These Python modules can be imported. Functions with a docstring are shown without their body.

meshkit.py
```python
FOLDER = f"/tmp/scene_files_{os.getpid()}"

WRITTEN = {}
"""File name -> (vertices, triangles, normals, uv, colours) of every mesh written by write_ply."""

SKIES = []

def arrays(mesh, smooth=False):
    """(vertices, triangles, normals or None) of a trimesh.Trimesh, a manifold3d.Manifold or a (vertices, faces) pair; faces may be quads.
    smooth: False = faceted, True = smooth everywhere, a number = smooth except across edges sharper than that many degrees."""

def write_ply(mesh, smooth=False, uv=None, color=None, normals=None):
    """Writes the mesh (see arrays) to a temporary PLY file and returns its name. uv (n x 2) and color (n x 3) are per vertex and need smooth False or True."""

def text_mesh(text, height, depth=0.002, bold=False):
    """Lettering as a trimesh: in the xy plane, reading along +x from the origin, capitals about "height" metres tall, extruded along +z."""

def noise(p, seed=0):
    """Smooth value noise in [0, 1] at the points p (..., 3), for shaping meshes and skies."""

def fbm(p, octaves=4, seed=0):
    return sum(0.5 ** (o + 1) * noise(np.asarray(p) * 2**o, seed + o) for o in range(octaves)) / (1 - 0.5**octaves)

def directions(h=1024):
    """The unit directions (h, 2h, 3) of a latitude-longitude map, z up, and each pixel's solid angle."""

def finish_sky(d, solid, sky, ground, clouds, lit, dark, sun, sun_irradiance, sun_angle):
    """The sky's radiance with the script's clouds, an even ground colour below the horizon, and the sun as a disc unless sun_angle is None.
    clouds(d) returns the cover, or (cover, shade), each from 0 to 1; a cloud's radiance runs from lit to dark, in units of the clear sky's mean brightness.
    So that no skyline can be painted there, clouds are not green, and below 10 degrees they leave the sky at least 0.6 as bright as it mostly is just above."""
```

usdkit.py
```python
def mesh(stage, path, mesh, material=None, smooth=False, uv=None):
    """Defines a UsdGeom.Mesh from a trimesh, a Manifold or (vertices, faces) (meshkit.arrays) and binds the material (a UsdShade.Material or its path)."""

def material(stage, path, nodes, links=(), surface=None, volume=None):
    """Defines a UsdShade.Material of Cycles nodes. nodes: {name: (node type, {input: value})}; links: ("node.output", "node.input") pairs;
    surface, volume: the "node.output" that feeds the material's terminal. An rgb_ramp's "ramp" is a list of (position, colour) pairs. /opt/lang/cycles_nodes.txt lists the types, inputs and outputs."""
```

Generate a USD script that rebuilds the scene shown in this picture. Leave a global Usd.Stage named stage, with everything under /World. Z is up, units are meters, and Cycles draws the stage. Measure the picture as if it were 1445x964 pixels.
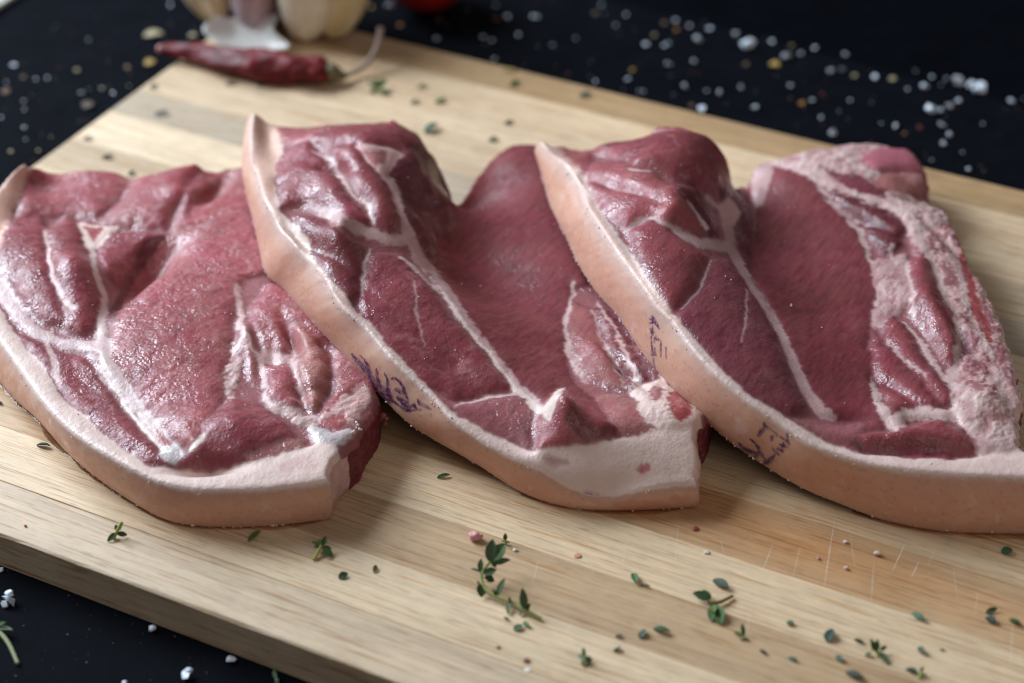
import math, random
import numpy as np
import trimesh
import shapely
from scipy.spatial import Delaunay, cKDTree
from scipy.interpolate import RBFInterpolator
from pxr import Gf, Sdf, Usd, UsdGeom, UsdLux, UsdShade, Vt
import usdkit
import meshkit

rng = np.random.default_rng(7)
stage = Usd.Stage.CreateInMemory()
UsdGeom.SetStageUpAxis(stage, UsdGeom.Tokens.z)
UsdGeom.SetStageMetersPerUnit(stage, 1.0)
UsdGeom.Xform.Define(stage, '/World')
UsdGeom.Scope.Define(stage, '/World/Looks')

# ------------------------------------------------------------------ camera
PITCH, DIST, ZB, FPX, W, H = math.radians(35.2), 0.65, 0.0125, 2938.0, 1445.0, 964.0
CAM = np.array([0.0, -DIST * math.cos(PITCH), ZB + DIST * math.sin(PITCH)])
FWD = np.array([0, math.cos(PITCH), -math.sin(PITCH)])
UPV = np.array([0, math.sin(PITCH), math.cos(PITCH)])
cam = UsdGeom.Camera.Define(stage, '/World/camera')
cam.AddTranslateOp().Set(Gf.Vec3d(*CAM))
cam.AddRotateXOp().Set(90 - math.degrees(PITCH))
AP = 23.5
cam.CreateHorizontalApertureAttr(AP)
cam.CreateVerticalApertureAttr(AP * 683 / 1024)
cam.CreateFocalLengthAttr(AP * FPX / W)
cam.CreateFStopAttr(4.8)
cam.CreateFocusDistanceAttr(0.602)
cam.CreateClippingRangeAttr(Gf.Vec2f(0.01, 50))
cam.CreateExposureAttr(0.0)


def P(px, py, z):
    """The point of the photographed place seen at (px, py) that lies z metres above the table."""
    d = FWD * FPX + np.array([1.0, 0, 0]) * (px - W / 2) + UPV * (H / 2 - py)
    return CAM + d * ((z - CAM[2]) / d[2])


def PB(px, py, mm=0.0):
    return P(px, py, ZB + mm * 1e-3)


def project(p):
    q = p - CAM
    w = q @ FWD
    return np.stack([W / 2 + FPX * q[..., 0] / w, H / 2 - FPX * (q @ UPV) / w], -1)


# ------------------------------------------------------------------ light: an unseen window left and behind, an unseen front light and dome
def rect_light(name, pos, target, w, h, intensity, color):
    r = UsdLux.RectLight.Define(stage, '/World/' + name)
    z = np.array(pos, float) - np.array(target, float)
    z /= np.linalg.norm(z)
    x = np.cross([0, 0, 1], z)
    x /= np.linalg.norm(x)
    y = np.cross(z, x)
    r.AddTransformOp().Set(Gf.Matrix4d(*x, 0, *y, 0, *z, 0, *map(float, pos), 1))
    r.CreateWidthAttr(w)
    r.CreateHeightAttr(h)
    r.CreateIntensityAttr(intensity)
    r.CreateColorAttr(Gf.Vec3f(*color))
    return r


rect_light('unseen_window_light', (-0.82, 0.58, 0.67), (0, 0.02, 0), 0.80, 0.65, 18.8, (0.78, 0.89, 1.0))  # window out of view, placed to light the chops from the left
rect_light('unseen_front_light', (0.9, -1.5, 1.7), (0, 0, 0), 2.2, 1.6, 0.85, (1.0, 0.87, 0.77))  # out of view behind the camera, placed to light the near faces warmly
dome = UsdLux.DomeLight.Define(stage, '/World/unseen_ambient_dome')  # unseen even dome, placed to lift the shaded sides a little
dome.CreateIntensityAttr(0.035)
dome.CreateColorAttr(Gf.Vec3f(0.9, 0.93, 1.0))


# ------------------------------------------------------------------ helpers
def data(prim, **kw):
    for k, v in kw.items():
        prim.SetCustomDataByKey(k, v)
    return prim


taken = {}


def path_for(name, parent='/World'):
    p = f'{parent}/{name}'
    n = taken.get(p, 0)
    taken[p] = n + 1
    return p if n == 0 else f'{p}_{n:03d}'


def thing(name, label, category, loc=(0, 0, 0), rz=0.0, group=None):
    x = UsdGeom.Xform.Define(stage, path_for(name))
    x.AddTranslateOp().Set(Gf.Vec3d(*map(float, loc)))
    if rz:
        x.AddRotateZOp().Set(math.degrees(rz))
    data(x.GetPrim(), label=label, category=category)
    if group:
        data(x.GetPrim(), group=group)
    return str(x.GetPath())


def emit(name, parent, v, f, material, n=None, tint=None, surf=None, label=None, kind=None):
    p = path_for(name, parent)
    m = UsdGeom.Mesh.Define(stage, p)
    f = np.asarray(f, np.int32)
    m.CreatePointsAttr(Vt.Vec3fArray.FromNumpy(np.ascontiguousarray(v, np.float32)))
    m.CreateFaceVertexCountsAttr(Vt.IntArray.FromNumpy(np.full(len(f), f.shape[1], np.int32)))
    m.CreateFaceVertexIndicesAttr(Vt.IntArray.FromNumpy(f.ravel()))
    m.CreateSubdivisionSchemeAttr('none')
    if n is not None:
        m.CreateNormalsAttr(Vt.Vec3fArray.FromNumpy(np.ascontiguousarray(n, np.float32)))
        m.SetNormalsInterpolation('vertex')
    api = UsdGeom.PrimvarsAPI(m)
    for key, arr in (('tint', tint), ('surf', surf)):
        if arr is not None:
            api.CreatePrimvar(key, Sdf.ValueTypeNames.Color3fArray, 'vertex').Set(Vt.Vec3fArray.FromNumpy(np.ascontiguousarray(arr, np.float32)))
    UsdShade.MaterialBindingAPI.Apply(m.GetPrim()).Bind(material)
    if label:
        data(m.GetPrim(), label=label)
    if kind:
        data(m.GetPrim(), kind=kind)
    return m.GetPrim()


def simple(name, parent, mesh, material, smooth=40, **kw):
    v, f, n = meshkit.arrays(mesh, smooth)
    return emit(name, parent, v, f, material, n, **kw)


def fbm(p, octaves=3, seed=0, gain=0.5):
    out, a, tot = 0, 1.0, 0
    for k in range(octaves):
        out = out + a * (meshkit.noise(p * 2.0 ** k + 17.3 * k, seed + k) - 0.5) * 2
        tot += a
        a *= gain
    return out / tot


def sstep(a, b, x):
    t = np.clip((x - a) / (b - a), 0, 1)
    return t * t * (3 - 2 * t)


def mat(name, nodes, links, surface='p.BSDF', **kw):
    return usdkit.material(stage, '/World/Looks/' + name, nodes, links, surface=surface, **kw)


def flesh_material(name, rough, coat, fine, fine_h, mid, mid_h, sss=0.0, spec=0.5, rough_var=0.15, wet=0.0, wet_h=0.0003):
    """Wet tissue: its own colour comes with the mesh, the fine wet relief and the uneven gloss from noise."""
    nodes = {
        'g': ('geometry', {}),
        'a': ('attribute', {'attribute': 'tint'}),
        'n1': ('noise_texture', {'scale': fine, 'detail': 2.0, 'roughness': 0.55}),
        'n2': ('noise_texture', {'scale': mid, 'detail': 2.0, 'roughness': 0.5}),
        'n3': ('noise_texture', {'scale': 260.0, 'detail': 3.0, 'roughness': 0.6}),
        'r': ('map_range', {'from_min': 0.3, 'from_max': 0.7, 'to_min': rough - rough_var, 'to_max': rough + rough_var, 'clamp': True}),
        'b1': ('bump', {'strength': 1.0, 'distance': fine_h}),
        'b2': ('bump', {'strength': 1.0, 'distance': mid_h}),
        'p': ('principled_bsdf', {'coat_weight': coat, 'coat_roughness': 0.1, 'specular_ior_level': spec,
                                  'subsurface_weight': sss, 'subsurface_scale': 0.0018, 'subsurface_radius': (1.0, 0.35, 0.22)}),
    }
    if wet:
        nodes['n4'] = ('noise_texture', {'scale': 820.0, 'detail': 1.0, 'roughness': 0.5})
        nodes['b4'] = ('bump', {'strength': 1.0, 'distance': wet_h})
        nodes['n5'] = ('noise_texture', {'scale': 150.0, 'detail': 2.0})
        nodes['w5'] = ('map_range', {'from_min': 0.44, 'from_max': 0.66, 'to_min': 0.07 * wet, 'to_max': wet, 'clamp': True})
        nodes['p'][1]['coat_roughness'] = 0.10
    links = [('a.color', 'p.base_color'), ('g.position', 'n1.vector'), ('g.position', 'n2.vector'), ('g.position', 'n3.vector'),
             ('n3.fac', 'r.value'), ('r.result', 'p.roughness'), ('n1.fac', 'b1.height'), ('n2.fac', 'b2.height'),
             ('b1.normal', 'b2.normal'), ('b2.normal', 'p.normal')]
    links += [('g.position', 'n4.vector'), ('g.position', 'n5.vector'), ('n5.fac', 'w5.value'), ('w5.result', 'p.coat_weight'), ('n4.fac', 'b4.height'), ('b2.normal', 'b4.normal'), ('b4.normal', 'p.coat_normal')] if wet else [('b2.normal', 'p.coat_normal')]
    return mat(name, nodes, links)


MEAT = flesh_material('raw_meat', 0.46, 0.0, 1200.0, 0.00016, 420.0, 0.00018, sss=0.25, spec=0.30, wet=0.85, wet_h=0.00062)
MEAT_MATTE = flesh_material('raw_meat_cut_smooth', 0.60, 0.0, 1300.0, 0.00008, 420.0, 0.00012, sss=0.2, spec=0.25, wet=0.32, wet_h=0.0006)
FAT = flesh_material('fat', 0.46, 0.04, 1300.0, 0.00012, 420.0, 0.0002)
SKIN = flesh_material('pork_rind', 0.46, 0.05, 1500.0, 0.00004, 300.0, 0.00008, sss=0.4)
BONE = flesh_material('bone', 0.4, 0.2, 1600.0, 0.00015, 500.0, 0.0002)
INK = flesh_material('stamp_ink', 0.35, 0.2, 1500.0, 0.00006, 300.0, 0.0001)
# ------------------------------------------------------------------ table and board
def slab(x0, x1, y0, y1, z0, z1, ch):
    """Box with its top edges chamfered by ch."""
    v = [(x0, y0, z0), (x1, y0, z0), (x1, y1, z0), (x0, y1, z0),
         (x0, y0, z1 - ch), (x1, y0, z1 - ch), (x1, y1, z1 - ch), (x0, y1, z1 - ch),
         (x0 + ch, y0 + ch, z1), (x1 - ch, y0 + ch, z1), (x1 - ch, y1 - ch, z1), (x0 + ch, y1 - ch, z1)]
    f = [(0, 3, 2, 1)]
    for a in (0, 4):
        for k in range(4):
            f.append((a + k, a + (k + 1) % 4, a + 4 + (k + 1) % 4, a + 4 + k))
    f.append((8, 9, 10, 11))
    return np.array(v, float), np.array(f)


def dark_stone(name, c, rough):
    return mat(name, {'g': ('geometry', {}), 'n': ('noise_texture', {'scale': 60.0, 'detail': 5.0, 'roughness': 0.6}),
                      'n2': ('noise_texture', {'scale': 900.0, 'detail': 2.0}),
                      'r': ('rgb_ramp', {'ramp': [(0.3, c), (0.75, tuple(1.7 * x for x in c))]}),
                      'b': ('bump', {'strength': 0.4, 'distance': 0.00008}), 'p': ('principled_bsdf', {'roughness': rough, 'specular_ior_level': 0.012})},
               [('g.position', 'n.vector'), ('g.position', 'n2.vector'), ('n.fac', 'r.fac'), ('r.color', 'p.base_color'), ('n2.fac', 'b.height'), ('b.normal', 'p.normal')])


SLATE = dark_stone('black_slate', (0.0034, 0.0040, 0.0058), 0.6)
NAVY = dark_stone('dark_table', (0.0018, 0.0022, 0.0036), 0.7)
LINEN = mat('pale_linen', {'g': ('geometry', {}), 'n': ('noise_texture', {'scale': 900.0}), 'b': ('bump', {'distance': 0.0004}), 'p': ('principled_bsdf', {'base_color': (0.45, 0.44, 0.40), 'roughness': 0.9})},
            [('g.position', 'n.vector'), ('n.fac', 'b.height'), ('b.normal', 'p.normal')])

v, f = slab(-4, 4, -3, 5, -0.05, -0.006, 0.002)
data(emit('table', '/World', v, f, NAVY), kind='structure')
# the black slate under the board: its far edge is the line where the scattered salt ends
e0, e1 = P(900, 8, 0), P(1445, 148, 0)
ed = (e1 - e0)[:2] / np.linalg.norm((e1 - e0)[:2])
en = np.array([-ed[1], ed[0]])
base = np.array([e0[:2] + ed * a for a in (-1.6, 0.9)] + [e0[:2] + ed * 0.9 - en * 1.3, e0[:2] - ed * 1.6 - en * 1.3])
lo = np.column_stack([base, np.full(4, -0.006)])
hi = np.column_stack([base + (base.mean(0) - base) * 0.002, np.zeros(4)])
order = [0, 3, 2, 1] if np.cross(base[1] - base[0], base[2] - base[1]) < 0 else [0, 1, 2, 3]
vv = np.vstack([lo[order], hi[order]])
ff = [(0, 3, 2, 1), (4, 5, 6, 7)] + [(k, (k + 1) % 4, 4 + (k + 1) % 4, 4 + k) for k in range(4)]
data(emit('slate_sheet', '/World', vv, np.array(ff), SLATE), kind='structure')

c0, c1 = P(0, 15, 0.0), P(24, -1, 0.0)
dd = (c1 - c0)[:2] / np.linalg.norm((c1 - c0)[:2])
nn = np.array([-dd[1], dd[0]])
gx, gy = np.meshgrid(np.linspace(-0.12, 0.3, 60), np.linspace(0, 0.2, 30), indexing='ij')
xy = c0[:2] + gx[..., None] * dd + gy[..., None] * nn
zz = 0.003 + 0.0012 * fbm(np.dstack([xy * 30, 0 * gx]).reshape(-1, 3), 2).reshape(gx.shape)
top = np.dstack([xy, zz]).reshape(-1, 3)
bot = top - [0, 0, 0.0018]
I = np.arange(60 * 30).reshape(60, 30)
q = np.stack([I[:-1, :-1], I[1:, :-1], I[1:, 1:], I[:-1, 1:]], -1).reshape(-1, 4)
ring = np.concatenate([I[:, 0], I[-1, 1:], I[-2::-1, -1], I[0, -2:0:-1]])
side = np.stack([ring, ring + 1800, np.roll(ring, -1) + 1800, np.roll(ring, -1)], -1)
nap = emit('napkin', '/World', np.vstack([top, bot]), np.vstack([q, q[:, ::-1] + 1800, side]), LINEN)
data(nap, label='pale linen napkin whose edge shows in the far left corner', category='napkin')

# bamboo board: laid down in its own frame (a to the right along the front edge, b towards the front)
YAW = math.radians(-27.1)
BA = np.array([math.cos(YAW), math.sin(YAW)])
BB = np.array([math.sin(YAW), -math.cos(YAW)])
B0 = PB(369, 18)[:2]


def ab(px, py, mm=0.0):
    d = PB(px, py, mm)[:2] - B0
    return d @ BA, d @ BB


BLEN = 0.62
BDEP = np.mean([ab(0, 754)[1], ab(260, 851)[1], ab(520, 947)[1]])
seam_px = [[(520, 83), (600, 101), (680, 117)], [(219, 134), (300, 152)], [(164, 159), (300, 194)], [(120, 199), (200, 222)],
           [(1143, 720), (1265, 781), (1445, 835)], [(900, 746), (1062, 793), (1208, 845), (1445, 914)], [(594, 720), (694, 761), (900, 820)],
           [(552, 789), (642, 827), (900, 910)], [(66, 700), (160, 735)]]
SEAMS = [float(np.mean([ab(*p)[1] for p in s])) for s in seam_px]
BO = [-0.0035, .0138, .034, .0545, .0757, .094, .117, .138, .158, .178, .1975, .2215, .2435, .2655, .2858, .3049]


def bamboo(name):
    n = {
        'tc': ('texture_coordinate', {}),
        't': ('attribute', {'attribute': 'tint'}),
        'm1': ('mapping', {'scale': (13.0, 380.0, 380.0)}), 'n1': ('noise_texture', {'scale': 1.0, 'detail': 3.0, 'roughness': 0.6}),
        'm2': ('mapping', {'scale': (38.0, 1500.0, 1500.0)}), 'n2': ('noise_texture', {'scale': 1.0, 'detail': 3.0, 'roughness': 0.65}),
        'm3': ('mapping', {'scale': (5.0, 45.0, 45.0)}), 'n3': ('noise_texture', {'scale': 1.0, 'detail': 2.0}),
        'n4': ('noise_texture', {'scale': 130.0, 'detail': 5.0, 'roughness': 0.7}),
        'm5': ('mapping', {'scale': (120.0, 2400.0, 2400.0)}), 'n5': ('noise_texture', {'scale': 1.0, 'detail': 1.0}),
        'r1': ('map_range', {'from_min': 0.3, 'from_max': 0.7, 'to_min': 0.89, 'to_max': 1.09, 'clamp': True}),
        'r2': ('rgb_ramp', {'ramp': [(0.35, (0.72, 0.55, 0.40)), (0.41, (0.91, 0.84, 0.76)), (0.46, (0.99, 0.98, 0.96)), (0.62, (1.05, 1.05, 1.05))]}),
        'r3': ('map_range', {'from_min': 0.3, 'from_max': 0.7, 'to_min': 0.90, 'to_max': 1.07, 'clamp': True}),
        'r4': ('map_range', {'from_min': 0.3, 'from_max': 0.7, 'to_min': 0.93, 'to_max': 1.06, 'clamp': True}),
        'r5': ('map_range', {'from_min': 0.62, 'from_max': 0.70, 'to_min': 1.0, 'to_max': 0.66, 'clamp': True}),
        'x1': ('mix', {'mix_type': 'multiply', 'fac': 1.0}), 'x2': ('vector_math', {'math_type': 'multiply'}),
        'k1': ('math', {'math_type': 'multiply'}), 'k2': ('math', {'math_type': 'multiply'}), 'k3': ('math', {'math_type': 'multiply'}),
        'x3': ('vector_math', {'math_type': 'scale'}),
        # meat juice that has soaked into the wood below the right and the middle chop
        'st': ('noise_texture', {'scale': 34.0, 'detail': 4.0, 'roughness': 0.6}),
        'ms': ('mapping', {'location': (-0.300 / 0.10, 0.2085 / 0.017, 0.0), 'scale': (1 / 0.10, 1 / 0.017, 0.0)}),
        'gs': ('gradient_texture', {'gradient_type': 'spherical'}),
        'ks': ('math', {'math_type': 'multiply'}), 'rs': ('map_range', {'from_min': 0.03, 'from_max': 0.40, 'to_min': 0.0, 'to_max': 1.0, 'clamp': True}),
        'xs': ('mix', {'mix_type': 'multiply', 'color2': (0.86, 0.69, 0.56)}),
        'rr': ('map_range', {'from_min': 0.0, 'from_max': 1.0, 'to_min': 0.45, 'to_max': 0.32, 'clamp': True}),
        'b': ('bump', {'strength': 0.7, 'distance': 0.00015}),
        'p': ('principled_bsdf', {'specular_ior_level': 0.5}),
    }
    l = [('tc.object', f'{m}.vector') for m in ('m1', 'm2', 'm3', 'm5', 'n4', 'st', 'ms')]
    l += [('m1.vector', 'n1.vector'), ('m2.vector', 'n2.vector'), ('m3.vector', 'n3.vector'), ('m5.vector', 'n5.vector'),
          ('n1.fac', 'r1.value'), ('n2.fac', 'r2.fac'), ('n3.fac', 'r3.value'), ('n4.fac', 'r4.value'), ('n5.fac', 'r5.value'),
          ('t.color', 'x2.vector1'), ('r2.color', 'x2.vector2'), ('r1.result', 'k1.value1'), ('r3.result', 'k1.value2'),
          ('k1.value', 'k2.value1'), ('r4.result', 'k2.value2'), ('k2.value', 'k3.value1'), ('r5.result', 'k3.value2'),
          ('x2.vector', 'x3.vector1'), ('k3.value', 'x3.scale'),
          ('ms.vector', 'gs.vector'), ('gs.fac', 'ks.value1'), ('st.fac', 'ks.value2'), ('ks.value', 'rs.value'),
          ('x3.vector', 'xs.color1'), ('rs.result', 'xs.fac'), ('xs.color', 'p.base_color'), ('rs.result', 'rr.value'), ('rr.result', 'p.roughness'),
          ('n2.fac', 'b.height'), ('b.normal', 'p.normal')]
    del n['x1']
    return mat(name, n, l)


BAMBOO = bamboo('bamboo')
board = thing('cutting_board', 'pale bamboo cutting board of glued strips lying under the three pork chops', 'cutting board', (B0[0], B0[1], 0), YAW)
# in the board's frame x runs along a and y along -b
tones = [(.50, .36, .23), (.68, .54, .40), (.66, .53, .40), (.60, .48, .36), (.50, .42, .34), (.72, .60, .47), (.60, .48, .36), (.67, .54, .40), (.58, .44, .31),
         (.67, .53, .38), (.57, .41, .27), (.71, .57, .42), (.56, .42, .29), (.70, .57, .43), (.60, .49, .38)]
tones[14] = (.60, .49, .38)
tm_ = np.mean(tones, 0)
tones = [tuple((tm_ + 1.25 * (np.array(t) - tm_)) * [1.02, .955, .84]) for t in tones]
for k in range(15):
    b0, b1 = BO[k], BO[k + 1]
    ch = 0.0001 if 0 < k < 14 else 0.00035
    v, f = slab(-0.006, BLEN, -b1 + 0.00003, -b0 - 0.00003, 0.0, ZB, ch)
    # cut the strip along its length so that its outer edges can be a little worn and uneven
    nx = 120
    xs = np.linspace(-0.006, BLEN, nx)
    prof = np.array([(-b1, 0.0004), (-b1, ZB - ch), (-b1 + ch, ZB), (-b0 - ch, ZB), (-b0, ZB - ch), (-b0, 0.0004)])
    wear = 0.00035 * fbm(np.column_stack([xs * 90, xs * 0 + k, xs * 0]), 3, 5)
    pts = np.empty((nx, 6, 3))
    for i in range(6):
        pts[:, i] = np.column_stack([xs, np.full(nx, prof[i, 0]), np.full(nx, prof[i, 1])])
    if k == 14:
        pts[:, 1, 2] += wear - 0.0002
        pts[:, 2, 1] += 0.6 * wear + 0.0003
    if k == 0:
        pts[:, 4, 2] += wear - 0.0002
    pts[0, :, 0] -= 0.0
    I = np.arange(nx * 6).reshape(nx, 6)
    q = np.stack([I[:-1, :], I[1:, :], np.roll(I, -1, 1)[1:], np.roll(I, -1, 1)[:-1]], -1).reshape(-1, 4)
    V = pts.reshape(-1, 3)
    F = np.vstack([q, [[I[0, 0], I[0, 1], I[0, 2], I[0, 3]], [I[0, 0], I[0, 3], I[0, 4], I[0, 5]],
                       [I[-1, 3], I[-1, 2], I[-1, 1], I[-1, 0]], [I[-1, 5], I[-1, 4], I[-1, 3], I[-1, 0]]]])
    tri = np.vstack([F[:, [0, 1, 2]], F[:, [0, 2, 3]]])
    vol = np.einsum('ij,ij->i', V[tri[:, 0]], np.cross(V[tri[:, 1]], V[tri[:, 2]])).sum()
    if vol < 0:
        tri = tri[:, ::-1]
    c = np.array(tones[k]) * rng.uniform(0.95, 1.05)
    emit('bamboo_strip', board, V[tri].reshape(-1, 3), np.arange(len(tri) * 3).reshape(-1, 3), BAMBOO, tint=np.tile(c, (len(tri) * 3, 1)))
# ------------------------------------------------------------------ pork chops
COL = {
    'pink': (.335, .082, .092), 'loin': (.195, .038, .045), 'dark': (.13, .023, .029), 'mound': (.258, .053, .064), 'pale': (.38, .140, .130),
    'film': (.29, .095, .10), 'fat': (.74, .55, .49), 'fatpink': (.60, .36, .34), 'white': (.76, .62, .55), 'seam': (.48, .29, .28), 'cartilage': (.56, .49, .48),
    'marrow': (.34, .075, .075), 'skin': (.63, .325, .225), 'red': (.32, .055, .055), 'purple': (.20, .044, .058),
}
PART = {'m': ('muscle', 'MEAT'), 's': ('muscle', 'MEAT_MATTE'), 'f': ('fat_seam', 'FAT'), 'r': ('fat_rim', 'FAT'), 'b': ('bone', 'BONE'), 'c': ('membrane', 'MEAT')}


JUICE = mat('meat_juice', {'f': ('fresnel', {'IOR': 1.35}), 't': ('transparent_bsdf', {'color': (.93, .83, .76)}), 'g': ('glossy_bsdf', {'roughness': 0.08}), 'm': ('mix_closure', {})},
            [('f.fac', 'm.fac'), ('t.BSDF', 'm.closure1'), ('g.BSDF', 'm.closure2')], surface='m.closure')


def catmull(pts, per):
    pts = np.asarray(pts, float)
    out = []
    for i in range(len(pts) - 1):
        p0, p1, p2, p3 = pts[max(i - 1, 0)], pts[i], pts[i + 1], pts[min(i + 2, len(pts) - 1)]
        for t in np.linspace(0, 1, per, endpoint=False):
            out.append(0.5 * ((2 * p1) + (p2 - p0) * t + (2 * p0 - 5 * p1 + 4 * p2 - p3) * t * t + (3 * p1 - p0 - 3 * p2 + p3) * t ** 3))
    return np.array(out + [pts[-1]])


def sdf_poly(q, poly):
    """Signed distance in photograph pixels, positive inside."""
    poly = np.asarray(poly, float)
    a, b = poly, np.roll(poly, -1, 0)
    d2 = np.full(len(q), 1e18)
    inside = np.zeros(len(q), bool)
    for (x0, y0), (x1, y1) in zip(a, b):
        ex, ey = x1 - x0, y1 - y0
        wx, wy = q[:, 0] - x0, q[:, 1] - y0
        t = np.clip((wx * ex + wy * ey) / (ex * ex + ey * ey + 1e-9), 0, 1)
        d2 = np.minimum(d2, (wx - t * ex) ** 2 + (wy - t * ey) ** 2)
        c = (y0 > q[:, 1]) != (y1 > q[:, 1])
        inside ^= c & (q[:, 0] < ex * (q[:, 1] - y0) / (ey if ey else 1e-9) + x0)
    d = np.sqrt(d2)
    return np.where(inside, d, -d)


def sdf_line(q, pts):
    """Distance to a polyline divided by its local half width (pts: x, y, half width), and that half width."""
    pts = np.asarray(pts, float)
    best, bw = np.full(len(q), 1e9), np.ones(len(q))
    for (x0, y0, w0), (x1, y1, w1) in zip(pts[:-1], pts[1:]):
        ex, ey = x1 - x0, y1 - y0
        wx, wy = q[:, 0] - x0, q[:, 1] - y0
        t = np.clip((wx * ex + wy * ey) / (ex * ex + ey * ey + 1e-9), 0, 1)
        w = w0 + (w1 - w0) * t
        d = np.hypot(wx - t * ex, wy - t * ey) / w
        k = d < best
        best, bw = np.where(k, d, best), np.where(k, w, bw)
    return best, bw


def near(q, pts, m):
    p = np.asarray(pts, float)[:, :2]
    return np.nonzero((q[:, 0] > p[:, 0].min() - m) & (q[:, 0] < p[:, 0].max() + m) & (q[:, 1] > p[:, 1].min() - m) & (q[:, 1] < p[:, 1].max() + m))[0]


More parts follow.
